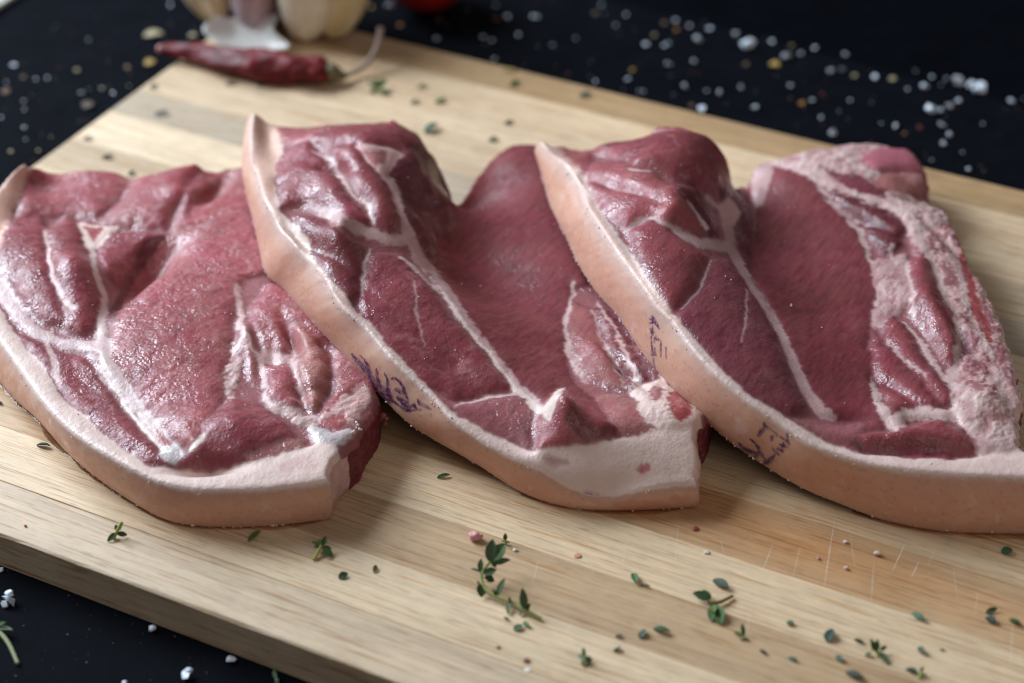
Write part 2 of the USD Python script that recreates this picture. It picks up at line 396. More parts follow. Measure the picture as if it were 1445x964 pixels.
def build_chop(ch):
    step = 0.42e-3
    # --- outline: top edge and bottom edge, point for point
    sk, bk = ch['skin'], ch['back']
    top = [PB(x, y, z) for x, y, z, *_ in sk]
    bot = [PB(bx, by, bz) for *_, bx, by, bz in sk]
    tag = list(np.arange(len(sk), dtype=float))
    for x, y, z, zb in bk:
        p = PB(x, y, z)
        top.append(p)
        bot.append(np.array([p[0], p[1], ZB + zb * 1e-3]))
        tag.append(tag[-1] + 1)
    nsk = len(sk) - 1
    rows = np.hstack([np.array(top), np.array(bot), np.array(tag)[:, None]])
    sharp = rows[nsk:nsk + 1]
    A = catmull(rows[:nsk + 1], 14)
    B = catmull(np.vstack([rows[nsk:], rows[:1] + [0, 0, 0, 0, 0, 0, len(rows)]]), 14)
    loop = np.vstack([A[:-1], B[:-1]])
    seg = np.linalg.norm(np.diff(np.vstack([loop, loop[:1]])[:, :2], axis=0), axis=1)
    s = np.concatenate([[0], np.cumsum(seg)])
    n = int(s[-1] / step)
    u = np.linspace(0, s[-1], n, endpoint=False)
    closed = np.vstack([loop, loop[:1]])
    closed[-1, 6] = len(rows)
    R = np.column_stack([np.interp(u, s, closed[:, k]) for k in range(7)])
    # ragged cut edges
    T2 = np.roll(R[:, :2], -3, 0) - np.roll(R[:, :2], 3, 0)
    T2 /= np.linalg.norm(T2, axis=1, keepdims=True) + 1e-12
    area = 0.5 * np.sum(R[:, 0] * np.roll(R[:, 1], -1) - np.roll(R[:, 0], -1) * R[:, 1])
    out = np.column_stack([T2[:, 1], -T2[:, 0]]) * (1 if area > 0 else -1)
    out = np.column_stack([np.convolve(np.concatenate([o[-8:], o, o[:8]]), np.ones(17) / 17, 'valid') for o in out.T])
    out /= np.linalg.norm(out, axis=1, keepdims=True) + 1e-12
    is_skin = R[:, 6] < nsk
    rag = fbm(np.column_stack([u * 500, u * 0, u * 0]), 3, ch['seed'])
    R[:, :2] += out * (np.where(is_skin, 0.07e-3, ch.get('rag', 0.7) * 1e-3) * rag)[:, None]
    poly = shapely.Polygon(R[:, :2]).buffer(0)
    # --- triangles of the top
    x0, y0 = R[:, :2].min(0)
    x1, y1 = R[:, :2].max(0)
    gy, gx = np.mgrid[y0:y1:step * 0.866, x0:x1:step]
    gx = gx + (np.arange(gx.shape[0]) % 2)[:, None] * step / 2
    G = np.column_stack([gx.ravel(), gy.ravel()])
    G = G[shapely.contains_xy(poly, G[:, 0], G[:, 1])]
    tree = cKDTree(R[:, :2])
    G = G[tree.query(G)[0] > step * 0.62]
    XY = np.vstack([R[:, :2], G])
    tri = Delaunay(XY).simplices
    cen = XY[tri].mean(1)
    tri = tri[shapely.contains_xy(poly, cen[:, 0], cen[:, 1])]
    cr = np.cross(np.c_[XY[tri[:, 1]] - XY[tri[:, 0]], np.zeros(len(tri))], np.c_[XY[tri[:, 2]] - XY[tri[:, 0]], np.zeros(len(tri))])[:, 2]
    tri = np.where((cr < 0)[:, None], tri[:, ::-1], tri)
    # --- height
    cp = np.array([PB(*c) for c in ch['ctrl']] + [r[:3] for r in rows])
    rbf = RBFInterpolator(cp[:, :2] * 1e3, (cp[:, 2] - ZB) * 1e3, kernel='thin_plate_spline', smoothing=0.6)
    z = rbf(XY * 1e3)
    edge_d = tree.query(XY)[0] * 1e3
    nb = len(R)
    z[:nb] = 0.5 * z[:nb] + 0.5 * (R[:, 2] - ZB) * 1e3
    for x, y, rx, ry, ang, amp in ch.get('dents', []):
        c = PB(x, y, ch.get('mid', 17))[:2] * 1e3
        d = XY * 1e3 - c
        ca, sa = math.cos(math.radians(ang)), math.sin(math.radians(ang))
        e = ((d[:, 0] * ca + d[:, 1] * sa) / rx) ** 2 + ((-d[:, 0] * sa + d[:, 1] * ca) / ry) ** 2
        z += 1.25 * amp * np.exp(-e)
    base = np.column_stack([XY, ZB + z * 1e-3])
    q = project(base)
    mm = XY * 1e3
    p3 = np.column_stack([mm, np.full(len(mm), ch['seed'] * 3.1)])
    wf = 1 + sum(k * np.exp(-(((q[:, 0] - x) / rx) ** 2 + ((q[:, 1] - y) / ry) ** 2)) for x, y, rx, ry, k in ch.get('ragged', [(0, 0, 1, 1, 0)]))[:, None]
    q = q + wf * (np.column_stack([fbm(p3 / 5.0, 3, 11), fbm(p3 / 5.0 + 50, 3, 12)]) * 3.6 + np.column_stack([fbm(p3 / 1.3, 2, 13), fbm(p3 / 1.3 + 50, 2, 14)]) * 2.2)
    # --- tissues
    col = np.tile(COL[ch['ground']], (len(XY), 1)).astype(float)
    lab = np.full(len(XY), -1)
    names = []
    dz = np.full(len(XY), -0.95)
    grain = np.full(len(XY), 0.35)
    n1 = fbm(p3 / 9.0, 3, 21)
    n2 = fbm(p3 / 1.6, 3, 22)
    n3 = fbm(p3 / 0.55, 2, 23)
    n7 = fbm(p3 / 12.0 + 90, 3, 24)
    ca, sa = math.cos(math.radians(ch['fibre'])), math.sin(math.radians(ch['fibre']))
    al, ac = mm[:, 0] * ca + mm[:, 1] * sa, -mm[:, 0] * sa + mm[:, 1] * ca
    streak = fbm(np.column_stack([al / 4.0, ac / 0.62, np.full(len(mm), 7.0)]) + 0.25 * n1[:, None], 3, 91)
    for ft in ch['features']:
        kind, c, amp, wid, pts = ft[:5]
        opt = ft[5] if len(ft) > 5 else {}
        soft = opt.get('soft', 2.0)
        if kind[0] == 'P':
            ii = near(q, pts, 14)
            d = sdf_poly(q[ii], pts)
            w = sstep(-soft, soft, d)
            bulge = (1.35 if kind[1] in 'ms' else 1.0) * amp * (1 - np.exp(-np.maximum(d, 0) / wid))
        else:
            ii = near(q, pts, 3.2 * max(p[2] for p in pts) + 8)
            d, hw = sdf_line(q[ii], pts)
            d = d * (1 + opt.get('thin', 0.16)) + 0.30 * fbm(p3[ii] / 3.2, 2, 31) + 0.30 * fbm(p3[ii] / 0.8, 2, 32)
            sw = np.clip(1.3 * soft / hw, 0.25, 0.75)
            w = 1 - sstep(1 - sw, 1 + sw, d)
            w *= opt.get('alpha', 1.0)
            bulge = 0.25 * amp * (1 - np.clip(d, 0, 1.3) ** 2)
        cc = np.array(COL[c] if isinstance(c, str) else c)
        var = opt.get('var', 0.16)
        cv = cc[None] * (1 + var * n1[ii, None] * [0.8, 1.1, 1.0] + 0.6 * var * n2[ii, None] * [0.7, 1.2, 1.1]) * (1 + (n7[ii, None] * [0.14, -0.12, 0.12] if kind[1] in 'ms' else 0))
        if kind[1] in 'ms':
            st = opt.get('streak', 0.36) * sstep(0.05, 0.5, streak[ii])
            cv = cv * (1 - st[:, None]) + (0.55 * cv + 0.45 * np.array(COL['pale'])) * st[:, None]
            cv = cv * (1 - 0.30 * sstep(0.08, 0.5, -streak[ii]))[:, None]
        fl = opt.get('fleck', 0)
        if fl:
            m = fl * sstep(*opt.get('fl_t', (0.18, 0.5)), n2[ii] * 0.7 + 0.6 * fbm(p3[ii] / 4.0, 2, 37))
            cv = cv * (1 - m[:, None]) + np.array(opt.get('fleck_c', COL['fatpink']))[None] * m[:, None]
        col[ii] = col[ii] * (1 - w[:, None]) + cv * w[:, None]
        if opt.get('stain'):
            continue
        dz[ii] = dz[ii] * (1 - w) + (bulge + opt.get('lift', 0)) * w if kind[0] == 'P' else dz[ii] * (1 - w) + (dz[ii] * opt.get('keep', 0.55) + bulge) * w
        grain[ii] = grain[ii] * (1 - w) + opt.get('grain', 0.35) * w
        lab[ii[w > 0.5]] = len(names)
        names.append((kind[1], c, opt.get('name'), opt.get('label')))
    # flesh relief, with fibres running along ch['fibre']
    from scipy.sparse import coo_matrix, diags
    ei, ej = np.concatenate([tri[:, 0], tri[:, 1], tri[:, 2]]), np.concatenate([tri[:, 1], tri[:, 2], tri[:, 0]])
    Wm = coo_matrix((np.ones(2 * len(ei)), (np.concatenate([ei, ej]), np.concatenate([ej, ei]))), shape=(len(XY), len(XY))).tocsr()
    Wm = diags(1 / np.maximum(np.asarray(Wm.sum(1)).ravel(), 1)) @ Wm
    for _ in range(14):
        dz = 0.4 * dz + 0.6 * (Wm @ dz)
    col = 0.6 * col + 0.4 * (Wm @ col)
    fib = 0.55 * fbm(np.column_stack([al / 6.0, ac / 3.4, np.full(len(mm), 4.0)]) + 0.35 * np.column_stack([n1, n2, n1]), 3, 41)
    rel = grain * (0.5 * fib + 0.22 * n2) + 0.045 * n3 * (0.5 + grain) + 0.14 * fbm(p3 / 6.0, 2, 43)
    z = z + dz + rel
    # torn, knobbly fat: knobs stand proud and pale, red lean shows between them
    if ch.get('knobs'):
        kn = 0.6 * fbm(np.column_stack([al / 3.2, ac / 1.6, p3[:, 2]]), 3, 97) + 0.22 * fbm(p3 / 1.1, 2, 98) + 0.5 * fbm(p3 / 6.0, 2, 99)
        pale = col[:, 1] / np.maximum(col[:, 0], 1e-6)
        km = np.zeros(len(q))
        for x, y, rx, ry in ch['knobs']:
            km = np.maximum(km, np.exp(-(((q[:, 0] - x) / rx) ** 2 + ((q[:, 1] - y) / ry) ** 2)))
        km *= sstep(0.36, 0.52, pale)
        z += 0.8 * km * kn
        red = km * (1 - sstep(-0.30, 0.06, kn))
        col = col * (1 - 0.6 * red[:, None]) + np.array([.30, .075, .085])[None] * 0.6 * red[:, None]
    e = np.clip(edge_d / 1.7, 0, 1)
    round_mm = np.where(is_skin[tree.query(XY)[1]], 0.8, 2.0)
    z -= round_mm * (1 - np.sqrt(1 - (1 - e) ** 2))
    topv = np.column_stack([XY, ZB + z * 1e-3])
    # --- wall
    K = 44
    t = np.linspace(0, 1, K + 1)[1:]
    b = R[:, 3:6]
    ww = []
    bul = np.where(is_skin, 1.5, 0.5)
    for tk in t:
        p = topv[:nb] * (1 - tk) + b * tk
        off = bul * 4 * tk * (1 - tk) + np.where(is_skin, 0.10, 0.45) * fbm(np.column_stack([u * 260, np.full(n, tk * 4), np.full(n, ch['seed'])]), 3, 51) * (1 - tk ** 6)
        off = off + np.where(is_skin, 0, 0.5) * fbm(np.column_stack([u * 700, np.full(n, tk * 9), np.full(n, 2.0)]), 2, 52)
        off = off - 0.9 * np.clip((tk - 0.9) / 0.1, 0, 1) ** 2
        p[:, :2] += out * off[:, None] * 1e-3
        ww.append(p)
    wall = np.array(ww)
    V = np.vstack([topv, wall.reshape(-1, 3)])
    idx = np.vstack([np.arange(nb)[None], len(topv) + np.arange(K * nb).reshape(K, nb)])
    a0, a1 = idx[:-1], np.roll(idx, -1, 1)[:-1]
    d0, d1 = idx[1:], np.roll(idx, -1, 1)[1:]
    quads = np.stack([a0, d0, d1, a1], -1).reshape(-1, 4)
    wt = np.vstack([quads[:, [0, 1, 2]], quads[:, [0, 2, 3]]])
    if area < 0:
        wt = wt[:, ::-1]
    # wall colour: rind with pores and blotches, cut sides of fat and lean
    wv = wall.reshape(-1, 3) * 1e3
    tt = np.repeat(t, nb)
    skinv = np.tile(is_skin, K)
    pos = np.tile(R[:, 6], K)
    m1, m2, m3 = fbm(wv / 14.0, 3, 61), fbm(wv / 2.4, 3, 62), fbm(wv / 0.7, 2, 63)
    sc = np.array(COL['skin'])[None] * (1 + 0.16 * m1[:, None] * [0.6, 1.2, 1.4] + 0.10 * m2[:, None] * [0.5, 1, 1.1] + 0.05 * m3[:, None])
    blush = sstep(0.1, 0.55, fbm(wv / 9.0 + 30, 3, 64))[:, None] * 0.30
    sc = sc * (1 - blush) + np.array([.56, .25, .19]) * blush
    pores = sstep(0.40, 0.58, fbm(wv / 1.0 + 9, 2, 65))[:, None] * 0.34
    sc = sc * (1 - pores * [0.5, 0.9, 0.9])
    fade = (0.52 - 0.40 * sstep(6.5, 11, pos)) * (1 - sstep(0.03, 0.45, tt + 0.10 * m1 + 0.05 * m2))  # fat fading into skin; lit paleness of the upper bends painted in
    sc = sc * (1 - fade[:, None]) + np.array([.74, .51, .44])[None] * fade[:, None]
    fe = 1 - sstep(0.01, 0.07, tt + 0.04 * m3 + 0.03 * m2)
    sc = sc * (1 - fe[:, None]) + np.array(COL['fat'])[None] * fe[:, None]
    scrape = sstep(0.40, 0.62, fbm(np.column_stack([np.tile(u, K) * 420, tt * 5, np.tile(u, K) * 0 + 2]), 3, 69))[:, None] * 0.30
    sc = sc * (1 - scrape) + np.array([.76, .56, .49]) * scrape
    vein = (1 - sstep(0.0, 0.035, np.abs(fbm(wv / 6.0 + 11, 3, 70))))[:, None] * sstep(0.1, 0.5, fbm(wv / 16.0 + 40, 2, 72))[:, None] * 0.35
    sc = sc * (1 - vein) + np.array([.50, .16, .12]) * vein
    bote = sstep(0.93, 0.985, tt + 0.03 * m3)
    sc = sc * (1 - 0.5 * bote[:, None]) + np.array(COL['fat'])[None] * 0.5 * bote[:, None]
    side = np.array(COL['dark'])[None] * (1.25 + 0.5 * m1[:, None] + 0.3 * m2[:, None])
    fatty = sstep(0.05, 0.4, fbm(wv / 5.0 + 70, 3, 66) + ch.get('side_fat', 0.0))
    for s0, s1, fv in ch.get('side_spans', []):
        k = (pos > s0) & (pos <= s1)
        fatty = np.where(k, sstep(-0.25, 0.25, fv + 0.35 * m2 + 0.25 * m1), fatty)
    side = side * (1 - fatty[:, None]) + np.array(COL['fatpink'])[None] * (1 + 0.1 * m2[:, None]) * fatty[:, None]
    wc = np.where(skinv[:, None], sc, side)
    wl = np.where(skinv, 1000, 1001)
    qw = project(wall.reshape(-1, 3))
    qw = qw + np.column_stack([m3, m2]) * 0.9
    for pts, dens in ch.get('ink', []):
        ii = near(qw, pts, 10)
        ii = ii[skinv[ii]]
        d, hw = sdf_line(qw[ii], pts)
        d = d * ch.get('ink_w', 0.64) + 0.55 * m3[ii] + 0.45 * m2[ii]
        w = (1 - sstep(0.6, 1.2, d)) * dens * (0.45 + 0.55 * sstep(-0.35, 0.1, m3[ii] + 0.6 * m2[ii]))
        wc[ii] = wc[ii] * (1 - w[:, None]) + np.array([.060, .014, .085])[None] * w[:, None]
        wl[ii[w > 0.45]] = 1002 + (pts[0][0] > 1015)
    for x, y, rx, ry, c, al in ch.get('spots', []):
        dd = np.hypot((qw[:, 0] - x) / rx, (qw[:, 1] - y) / ry) + 0.3 * m2
        w = np.where(skinv, al * (1 - sstep(0.4, 1.1, dd)), 0)
        wc = wc * (1 - w[:, None]) + np.array(c)[None] * w[:, None]
    C = np.clip(np.vstack([col, wc]), 0.004, 0.92)
    F = np.vstack([tri, wt])
    L = np.concatenate([lab, wl])
    N = np.zeros_like(V)
    fn = np.cross(V[F[:, 1]] - V[F[:, 0]], V[F[:, 2]] - V[F[:, 0]])
    for k in range(3):
        np.add.at(N, F[:, k], fn)
    N /= np.linalg.norm(N, axis=1, keepdims=True) + 1e-18
    # --- underside
    bl = idx[-1][::4]
    pb = shapely.Polygon(V[bl][:, :2])
    root = thing('pork_chop', ch['label'], 'pork chop', (0, 0, 0), group=None)
    FL = L[F]
    fl = np.where(FL[:, 0] == FL[:, 1], FL[:, 0], FL[:, 2])
    for key in np.unique(fl):
        ff = F[fl == key]
        used, inv = np.unique(ff.ravel(), return_inverse=True)
        if key == 1000:
            nm, mt, lb = 'rind', SKIN, None
        elif key == 1001:
            nm, mt, lb = 'cut_side', MEAT_MATTE, None
        elif key in (1002, 1003):
            nm, mt, lb = 'ink_stamp', INK, None
        elif key == -1:
            nm, mt, lb = 'membrane', MEAT, None
        else:
            k, c, own, lb = names[key]
            nm, mt = PART[k][0], globals()[PART[k][1]]
            nm = own or nm
        emit(nm, root, V[used], inv.reshape(-1, 3), mt, N[used], tint=C[used], label=lb)
    try:
        tv, tf = trimesh.creation.triangulate_polygon(pb.buffer(0), engine='earcut')
        zt = V[bl][:, 2][cKDTree(V[bl][:, :2]).query(tv)[1]]
        emit('underside', root, np.column_stack([tv, zt]), np.asarray(tf)[:, ::-1], MEAT_MATTE, tint=np.tile(COL['dark'], (len(tv), 1)))
    except Exception as ex:
        print('underside', ex)
    # --- crumbs of fat and saw meal sitting on the rim, along the cut edges of the rind and on the lean
    r2 = np.random.default_rng(ch['seed'])
    blob = trimesh.creation.icosphere(subdivisions=1)
    vs, fs, cs, k0 = [], [], [], 0
    edge_i = np.nonzero(is_skin)[0]

    def crumb(p, nrm, size, c):
        nonlocal k0
        b = blob.vertices * (1 + 0.45 * (r2.random((len(blob.vertices), 1)) - 0.5)) * (size * r2.uniform(0.6, 1.4, 3))
        vs.append(b + p + nrm * size * 0.3)
        fs.append(blob.faces + k0)
        cs.append(np.tile(np.array(c) * r2.uniform(0.85, 1.1), (len(b), 1)))
        k0 += len(b)
    clump = fbm(np.column_stack([u * 130, u * 0 + 3, u * 0]), 2, 71)
    for i in r2.choice(edge_i, 170):
        if clump[i] < r2.uniform(-0.2, 0.6):
            continue
        crumb(V[idx[int(r2.integers(0, 4)), i]], N[idx[1, i]], r2.uniform(0.08, 0.28) * 1e-3, COL['white'])
    for i in r2.choice(edge_i, 330):
        if clump[(i * 7) % n] < r2.uniform(-0.7, 0.4):
            continue
        crumb(V[idx[K - int(r2.integers(0, 5)), i]], N[idx[K - 3, i]], r2.uniform(0.1, 0.32) * 1e-3, COL['white'] if r2.random() < 0.8 else COL['fatpink'])
    inner = np.nonzero(lab >= 0)[0]
    inner = inner[inner >= nb]
    patch = fbm(p3[inner] / 11.0, 2, 81)
    cand = inner[patch > 0.15]
    for i in r2.choice(cand, ch.get('crumbs', 130)):
        crumb(V[i], N[i], r2.uniform(0.1, 0.28) * 1e-3, COL['fatpink'] if r2.random() < 0.5 else COL['white'])
    vs, fs, cs = np.vstack(vs), np.vstack(fs), np.vstack(cs)
    nrm = trimesh.Trimesh(vs, fs, process=False).vertex_normals
    emit('fat_crumbs', root, vs, fs, FAT, nrm, tint=np.clip(cs, 0, .9), kind='stuff')
    # --- a thin wet film where the rind stands on the wood
    foot = np.nonzero(is_skin & (R[:, 5] - ZB < 0.9e-3))[0]
    foot = foot[:-4]
    if len(foot) > 40:
        o2, p2 = out[foot], R[foot, 3:5]
        wid = (0.5 + 2.0 * np.clip(fbm(np.column_stack([u[foot] * 90, u[foot] * 0 + 5, u[foot] * 0]), 3, 95) + 0.15, 0, 1)) * 1e-3 * np.minimum(1, np.minimum(np.arange(len(foot)), np.arange(len(foot))[::-1]) / 25)
        cols = np.array([-1.5e-3, -0.2e-3, 0.3, 0.7, 1.0, 1.0])
        hz = [0.25e-3, 0.28e-3, 0.22e-3, 0.13e-3, 0.04e-3, 0.015e-3]
        ring_ = [np.column_stack([p2 + o2 * (c if c < 0 else c * wid[:, None] + (0.02e-3 if k == 5 else 0)), np.full(len(foot), ZB + h)]) for k, (c, h) in enumerate(zip(cols, hz))]
        Vj = np.vstack(ring_)
        I = np.arange(len(Vj)).reshape(6, len(foot))
        qj = np.stack([I[:-1, :-1], I[1:, :-1], I[1:, 1:], I[:-1, 1:]], -1).reshape(-1, 4)
        nj = np.zeros_like(Vj)
        fj = np.cross(Vj[qj[:, 1]] - Vj[qj[:, 0]], Vj[qj[:, 2]] - Vj[qj[:, 0]])
        for k in range(4):
            np.add.at(nj, qj[:, k], fj)
        if nj[:, 2].sum() < 0:
            qj, nj = qj[:, ::-1], -nj
        nj /= np.linalg.norm(nj, axis=1, keepdims=True) + 1e-18
        data(emit('meat_juice', '/World', Vj, qj, JUICE, nj), label=ch['juice'], category='meat juice')
    return root, V, N, q
PK, SM = 'Pm', 'Ps'
chop1 = dict(seed=3, knobs=[(430, 585, 60, 25), (495, 575, 40, 40), (326, 520, 22, 60)], juice='thin damp film along the foot of the left chop’s rind', ground='film', fibre=52, ragged=[(430, 540, 90, 90, 1.2), (240, 350, 50, 50, .6), (340, 500, 30, 90, 1.0)], label='left pork chop, lowest of the overlapping row, its rind free of purple ink', mid=17, crumbs=110, side_fat=0.0,
    # top edge of the rind (x, y, height) and below it the bottom edge (x, y, height)
    skin=[(34, 227, 22, 22, 262, 6), (20, 240, 22, 4, 285, 5), (-8, 275, 21, -28, 320, 3), (-40, 330, 20, -62, 385, 1), (-48, 390, 19, -62, 450, 0), (-30, 440, 18, -40, 496, 0), (0, 484, 17.5, -4, 536, 0), (29, 524, 17, 22, 566, 0),
          (58, 566, 16.5, 58, 597, 0), (96, 606, 16, 96, 640, 0), (145, 640, 15.5, 140, 678, 0), (203, 671, 15, 196, 716, 0), (252, 688, 14.5, 245, 739, 0),
          (310, 692, 14.5, 308, 746, 0), (388, 689, 14.5, 386, 744, 0), (465, 679, 14.5, 464, 735, 0)],
    back=[(465, 662, 15.5, 0.3), (478, 640, 16, 0), (503, 620, 16, 0), (510, 604, 16, 0), (528, 578, 15.5, 0), (533, 552, 15.5, 0), (515, 505, 16, 0), (490, 450, 15, 0), (470, 380, 14, 0), (440, 300, 13, 0), (400, 250, 12, 0),
          (345, 236, 12.5, 0), (321, 238, 12, 0), (296, 243, 11.5, 0), (277, 231, 14.5, 0), (232, 243, 14.5, 0), (200, 251, 13, 0), (183, 251, 12, 0), (161, 243, 13.5, 0), (112, 241, 14, 0), (60, 241, 15, 1), (46, 232, 20, 3)],
    side_spans=[(15, 17.4, 0.45), (17.4, 24, -0.4)],
    ctrl=[(49, 260, 15), (30, 310, 16), (80, 280, 14), (140, 280, 14), (60, 350, 19), (110, 380, 20), (20, 400, 19), (145, 440, 18), (100, 470, 18), (180, 360, 14), (220, 330, 15.5), (250, 280, 15), (200, 420, 17),
          (280, 330, 15.5), (300, 400, 17), (250, 480, 18), (200, 520, 17.5), (280, 560, 17.5), (320, 500, 17), (350, 440, 17), (400, 440, 17), (420, 520, 17), (450, 580, 17), (340, 620, 17), (300, 655, 15.5), (400, 645, 16), (450, 640, 16),
          (100, 560, 16.5), (150, 600, 16), (200, 640, 15.5), (60, 500, 17), (440, 400, 16), (480, 500, 16.5)],
    dents=[(205, 370, 6, 16, -28, -7.5), (172, 415, 4, 12, -20, -3.5), (297, 262, 3, 10, -20, -3), (285, 655, 9, 2.2, 4, -3.0), (255, 270, 6, 9, 45, 2.0), (310, 610, 12, 8, 0, 2.2), (275, 632, 3, 5, 30, 1.6), (430, 560, 5, 3, 0, -1.6),
           (412, 480, 2.0, 11, 20, -2.4), (345, 480, 3, 10, 0, 1.5), (383, 500, 2, 10, 10, -1.0), (110, 395, 8, 10, 20, 1.8), (150, 520, 3, 12, 30, 1.2), (120, 540, 5, 14, 35, -1.4)],
    features=[
        (PK, 'pink', 1.2, 14, [(40, 236), (161, 236), (190, 250), (172, 275), (140, 303), (95, 303), (55, 305), (22, 325), (10, 345), (28, 289)], dict(var=.25, fleck=.25)),
        (PK, 'pink', 1.6, 12, [(188, 250), (232, 236), (285, 224), (280, 250), (258, 268), (232, 320), (200, 322), (164, 319), (142, 312), (172, 280)], dict(var=.2, fleck=.2)),
        (PK, 'mound', 0.8, 10, [(282, 236), (345, 222), (350, 240), (330, 252), (268, 318), (246, 322), (262, 270)], dict(fleck=.2)),
        (PK, 'mound', 1.3, 9, [(142, 330), (200, 326), (236, 330), (200, 380), (176, 410), (160, 400), (140, 364)], dict(fleck=.25)),
        (PK, 'dark', 0.5, 12, [(205, 340), (240, 325), (212, 372), (184, 420), (160, 470), (152, 440), (176, 400)], dict(grain=.3)),  # deep groove between the muscles, its shade painted as dark lean
        (PK, 'pink', 1.2, 16, [(340, 224), (395, 240), (440, 330), (420, 370), (340, 392), (328, 440), (322, 498), (314, 564), (296, 592), (268, 628), (252, 626), (221, 597), (186, 556), (160, 520), (154, 498), (158, 457), (187, 405), (212, 364), (246, 319), (300, 270)],
         dict(grain=.7, var=.28, fleck=.22)),
        (PK, 'mound', 1.5, 9, [(-10, 330), (20, 308), (60, 304), (68, 330), (66, 364), (72, 395), (88, 425), (94, 462), (60, 452), (30, 425), (14, 398), (-12, 385)], dict(var=.25, fleck=.2, grain=.5)),
        (PK, 'mound', 1.8, 9, [(62, 330), (93, 304), (112, 315), (122, 357), (139, 401), (141, 454), (116, 474), (93, 467), (86, 431), (71, 379)], dict(var=.2, grain=.5)),
        (PK, 'mound', 1.0, 8, [(24, 468), (67, 490), (116, 504), (134, 522), (174, 583), (221, 635), (246, 660), (203, 653), (163, 622), (122, 594), (87, 551), (52, 510)], dict(var=.25, fleck=.15, grain=.6)),
        (PK, 'pink', 1.4, 9, [(352, 440), (380, 396), (470, 420), (470, 480), (403, 496), (372, 500)], dict(fleck=.3, grain=.6)),
        (PK, 'pale', 1.3, 6, [(341, 462), (350, 450), (362, 500), (363, 548), (349, 520)], dict(fleck=.3)),
        (PK, 'pale', 2.6, 6, [(416, 460), (440, 470), (463, 506), (458, 572), (440, 582), (427, 572), (411, 506)], dict(var=.25)),
        (PK, 'pink', 1.6, 6, [(376, 515), (411, 515), (424, 556), (422, 583), (384, 572), (374, 540)], dict(fleck=.2)),
        (PK, 'pink', 0.7, 8, [(470, 440), (500, 470), (535, 550), (520, 566), (470, 590), (452, 585), (466, 560), (472, 510)], dict(fleck=.5, fleck_c=(.62, .36, .36))),
        (PK, 'mound', 1.3, 12, [(262, 630), (295, 591), (329, 560), (372, 572), (411, 610), (421, 630), (380, 645), (349, 655), (294, 667), (262, 665), (246, 655)], dict(fleck=.12)),
        (PK, 'pale', 0.4, 6, [(340, 646), (400, 622), (424, 618), (432, 634), (390, 645), (349, 656)], {}),
        # fat between the muscles
        ('Lf', (.60, .43, .41), 0.5, 0, [(118, 318, 7), (127, 345, 6), (136, 383, 5), (147, 416, 5), (144, 457, 7), (147, 484, 12), (152, 512, 11), (168, 536, 10), (197, 577, 9), (221, 606, 9), (247, 638, 9)], dict(var=.12, grain=.1, name='rib_fat', keep=.2)),
        ('Lf', (.58, .40, .39), 0.3, 0, [(147, 484, 12), (122, 487, 9), (87, 482, 9), (44, 462, 10), (17, 430, 12), (0, 398, 14), (-16, 370, 14)], dict(var=.12, grain=.1)),
        ('Lf', 'white', 0.9, 0, [(140, 514, 2.5), (168, 556, 3), (197, 597, 3), (230, 636, 4), (243, 648, 5)], dict(grain=.1)),
        ('Lf', (.60, .41, .385), 0.6, 0, [(63, 330, 2.5), (70, 364, 3), (77, 398, 4), (90, 424, 5), (104, 440, 5)], {}),
        ('Lf', (.60, .41, .385), 0.7, 0, [(66, 484, 4), (74, 505, 6), (80, 530, 6), (84, 546, 3)], {}),
        ('Pf', 'fat', 0.6, 5, [(110, 317), (166, 320), (140, 352), (122, 352)], {}),
        ('Pb', 'marrow', 0.3, 5, [(118, 321), (146, 323), (134, 343)], dict(fleck=.4, fleck_c=(.6, .3, .3))),
        ('Lf', (.60, .41, .385), 0.9, 0, [(333, 402, 4), (338, 430, 5), (341, 460, 5), (336, 490, 8), (328, 520, 10), (322, 548, 8), (330, 560, 5)], dict(var=.1)),
        ('Lf', (.60, .41, .385), 0.6, 0, [(348, 470, 2.5), (352, 495, 3), (371, 510, 4), (375, 545, 4), (378, 570, 5), (400, 582, 6), (425, 592, 8), (440, 600, 8)], {}),
        ('Lf', (.50, .31, .30), 0.5, 0, [(372, 500, 8), (395, 505, 7), (411, 500, 5), (424, 550, 3), (428, 574, 3)], {}),
        ('Lf', (.60, .41, .385), 0.4, 0, [(384, 574, 7), (420, 585, 8), (452, 592, 7), (476, 588, 6)], dict(var=.2)),
        ('Pf', 'fatpink', 0.4, 8, [(452, 590), (480, 560), (512, 545), (528, 556), (512, 580), (500, 600), (470, 606)], dict(fleck=.5, fleck_c=COL['marrow'])),
        # fat rim along the rind
        ('Pr', 'fat', 0.6, 8, [(-60, 330), (-30, 300), (10, 252), (26, 230), (40, 232), (28, 268), (8, 320), (-10, 350), (-16, 385), (-8, 420), (12, 452), (34, 487), (64, 522), (87, 559), (131, 600), (203, 655), (248, 664), (294, 669), (349, 654), (388, 645), (434, 630), (470, 612), (480, 640), (470, 690),
                              (388, 696), (310, 697), (248, 694), (200, 680), (145, 648), (96, 616), (54, 574), (24, 532), (-10, 490), (-60, 420)], dict(var=.10, grain=.12, fleck=.25, fleck_c=(.70, .48, .43))),
        ('Lr', (.70, .41, .32), 0.3, 0, [(36, 234, 11), (18, 262, 15), (2, 300, 17), (-14, 345, 18)], dict(soft=5, stain=True)),
        ('Lr', 'fatpink', 0.2, 0, [(400, 660, 9), (440, 650, 11)], dict(alpha=.5, stain=True)),
        ('Pf', 'white', 1.6, 4, [(266, 640), (266, 632), (276, 620), (288, 612), (291, 617), (282, 628)], dict(name='fat_flap')),
        ('Pb', 'cartilage', 1.0, 5, [(222, 645), (233, 632), (252, 630), (258, 640), (248, 656), (236, 654)], dict(name='rib_end', label='blue grey cartilage end of the rib')),
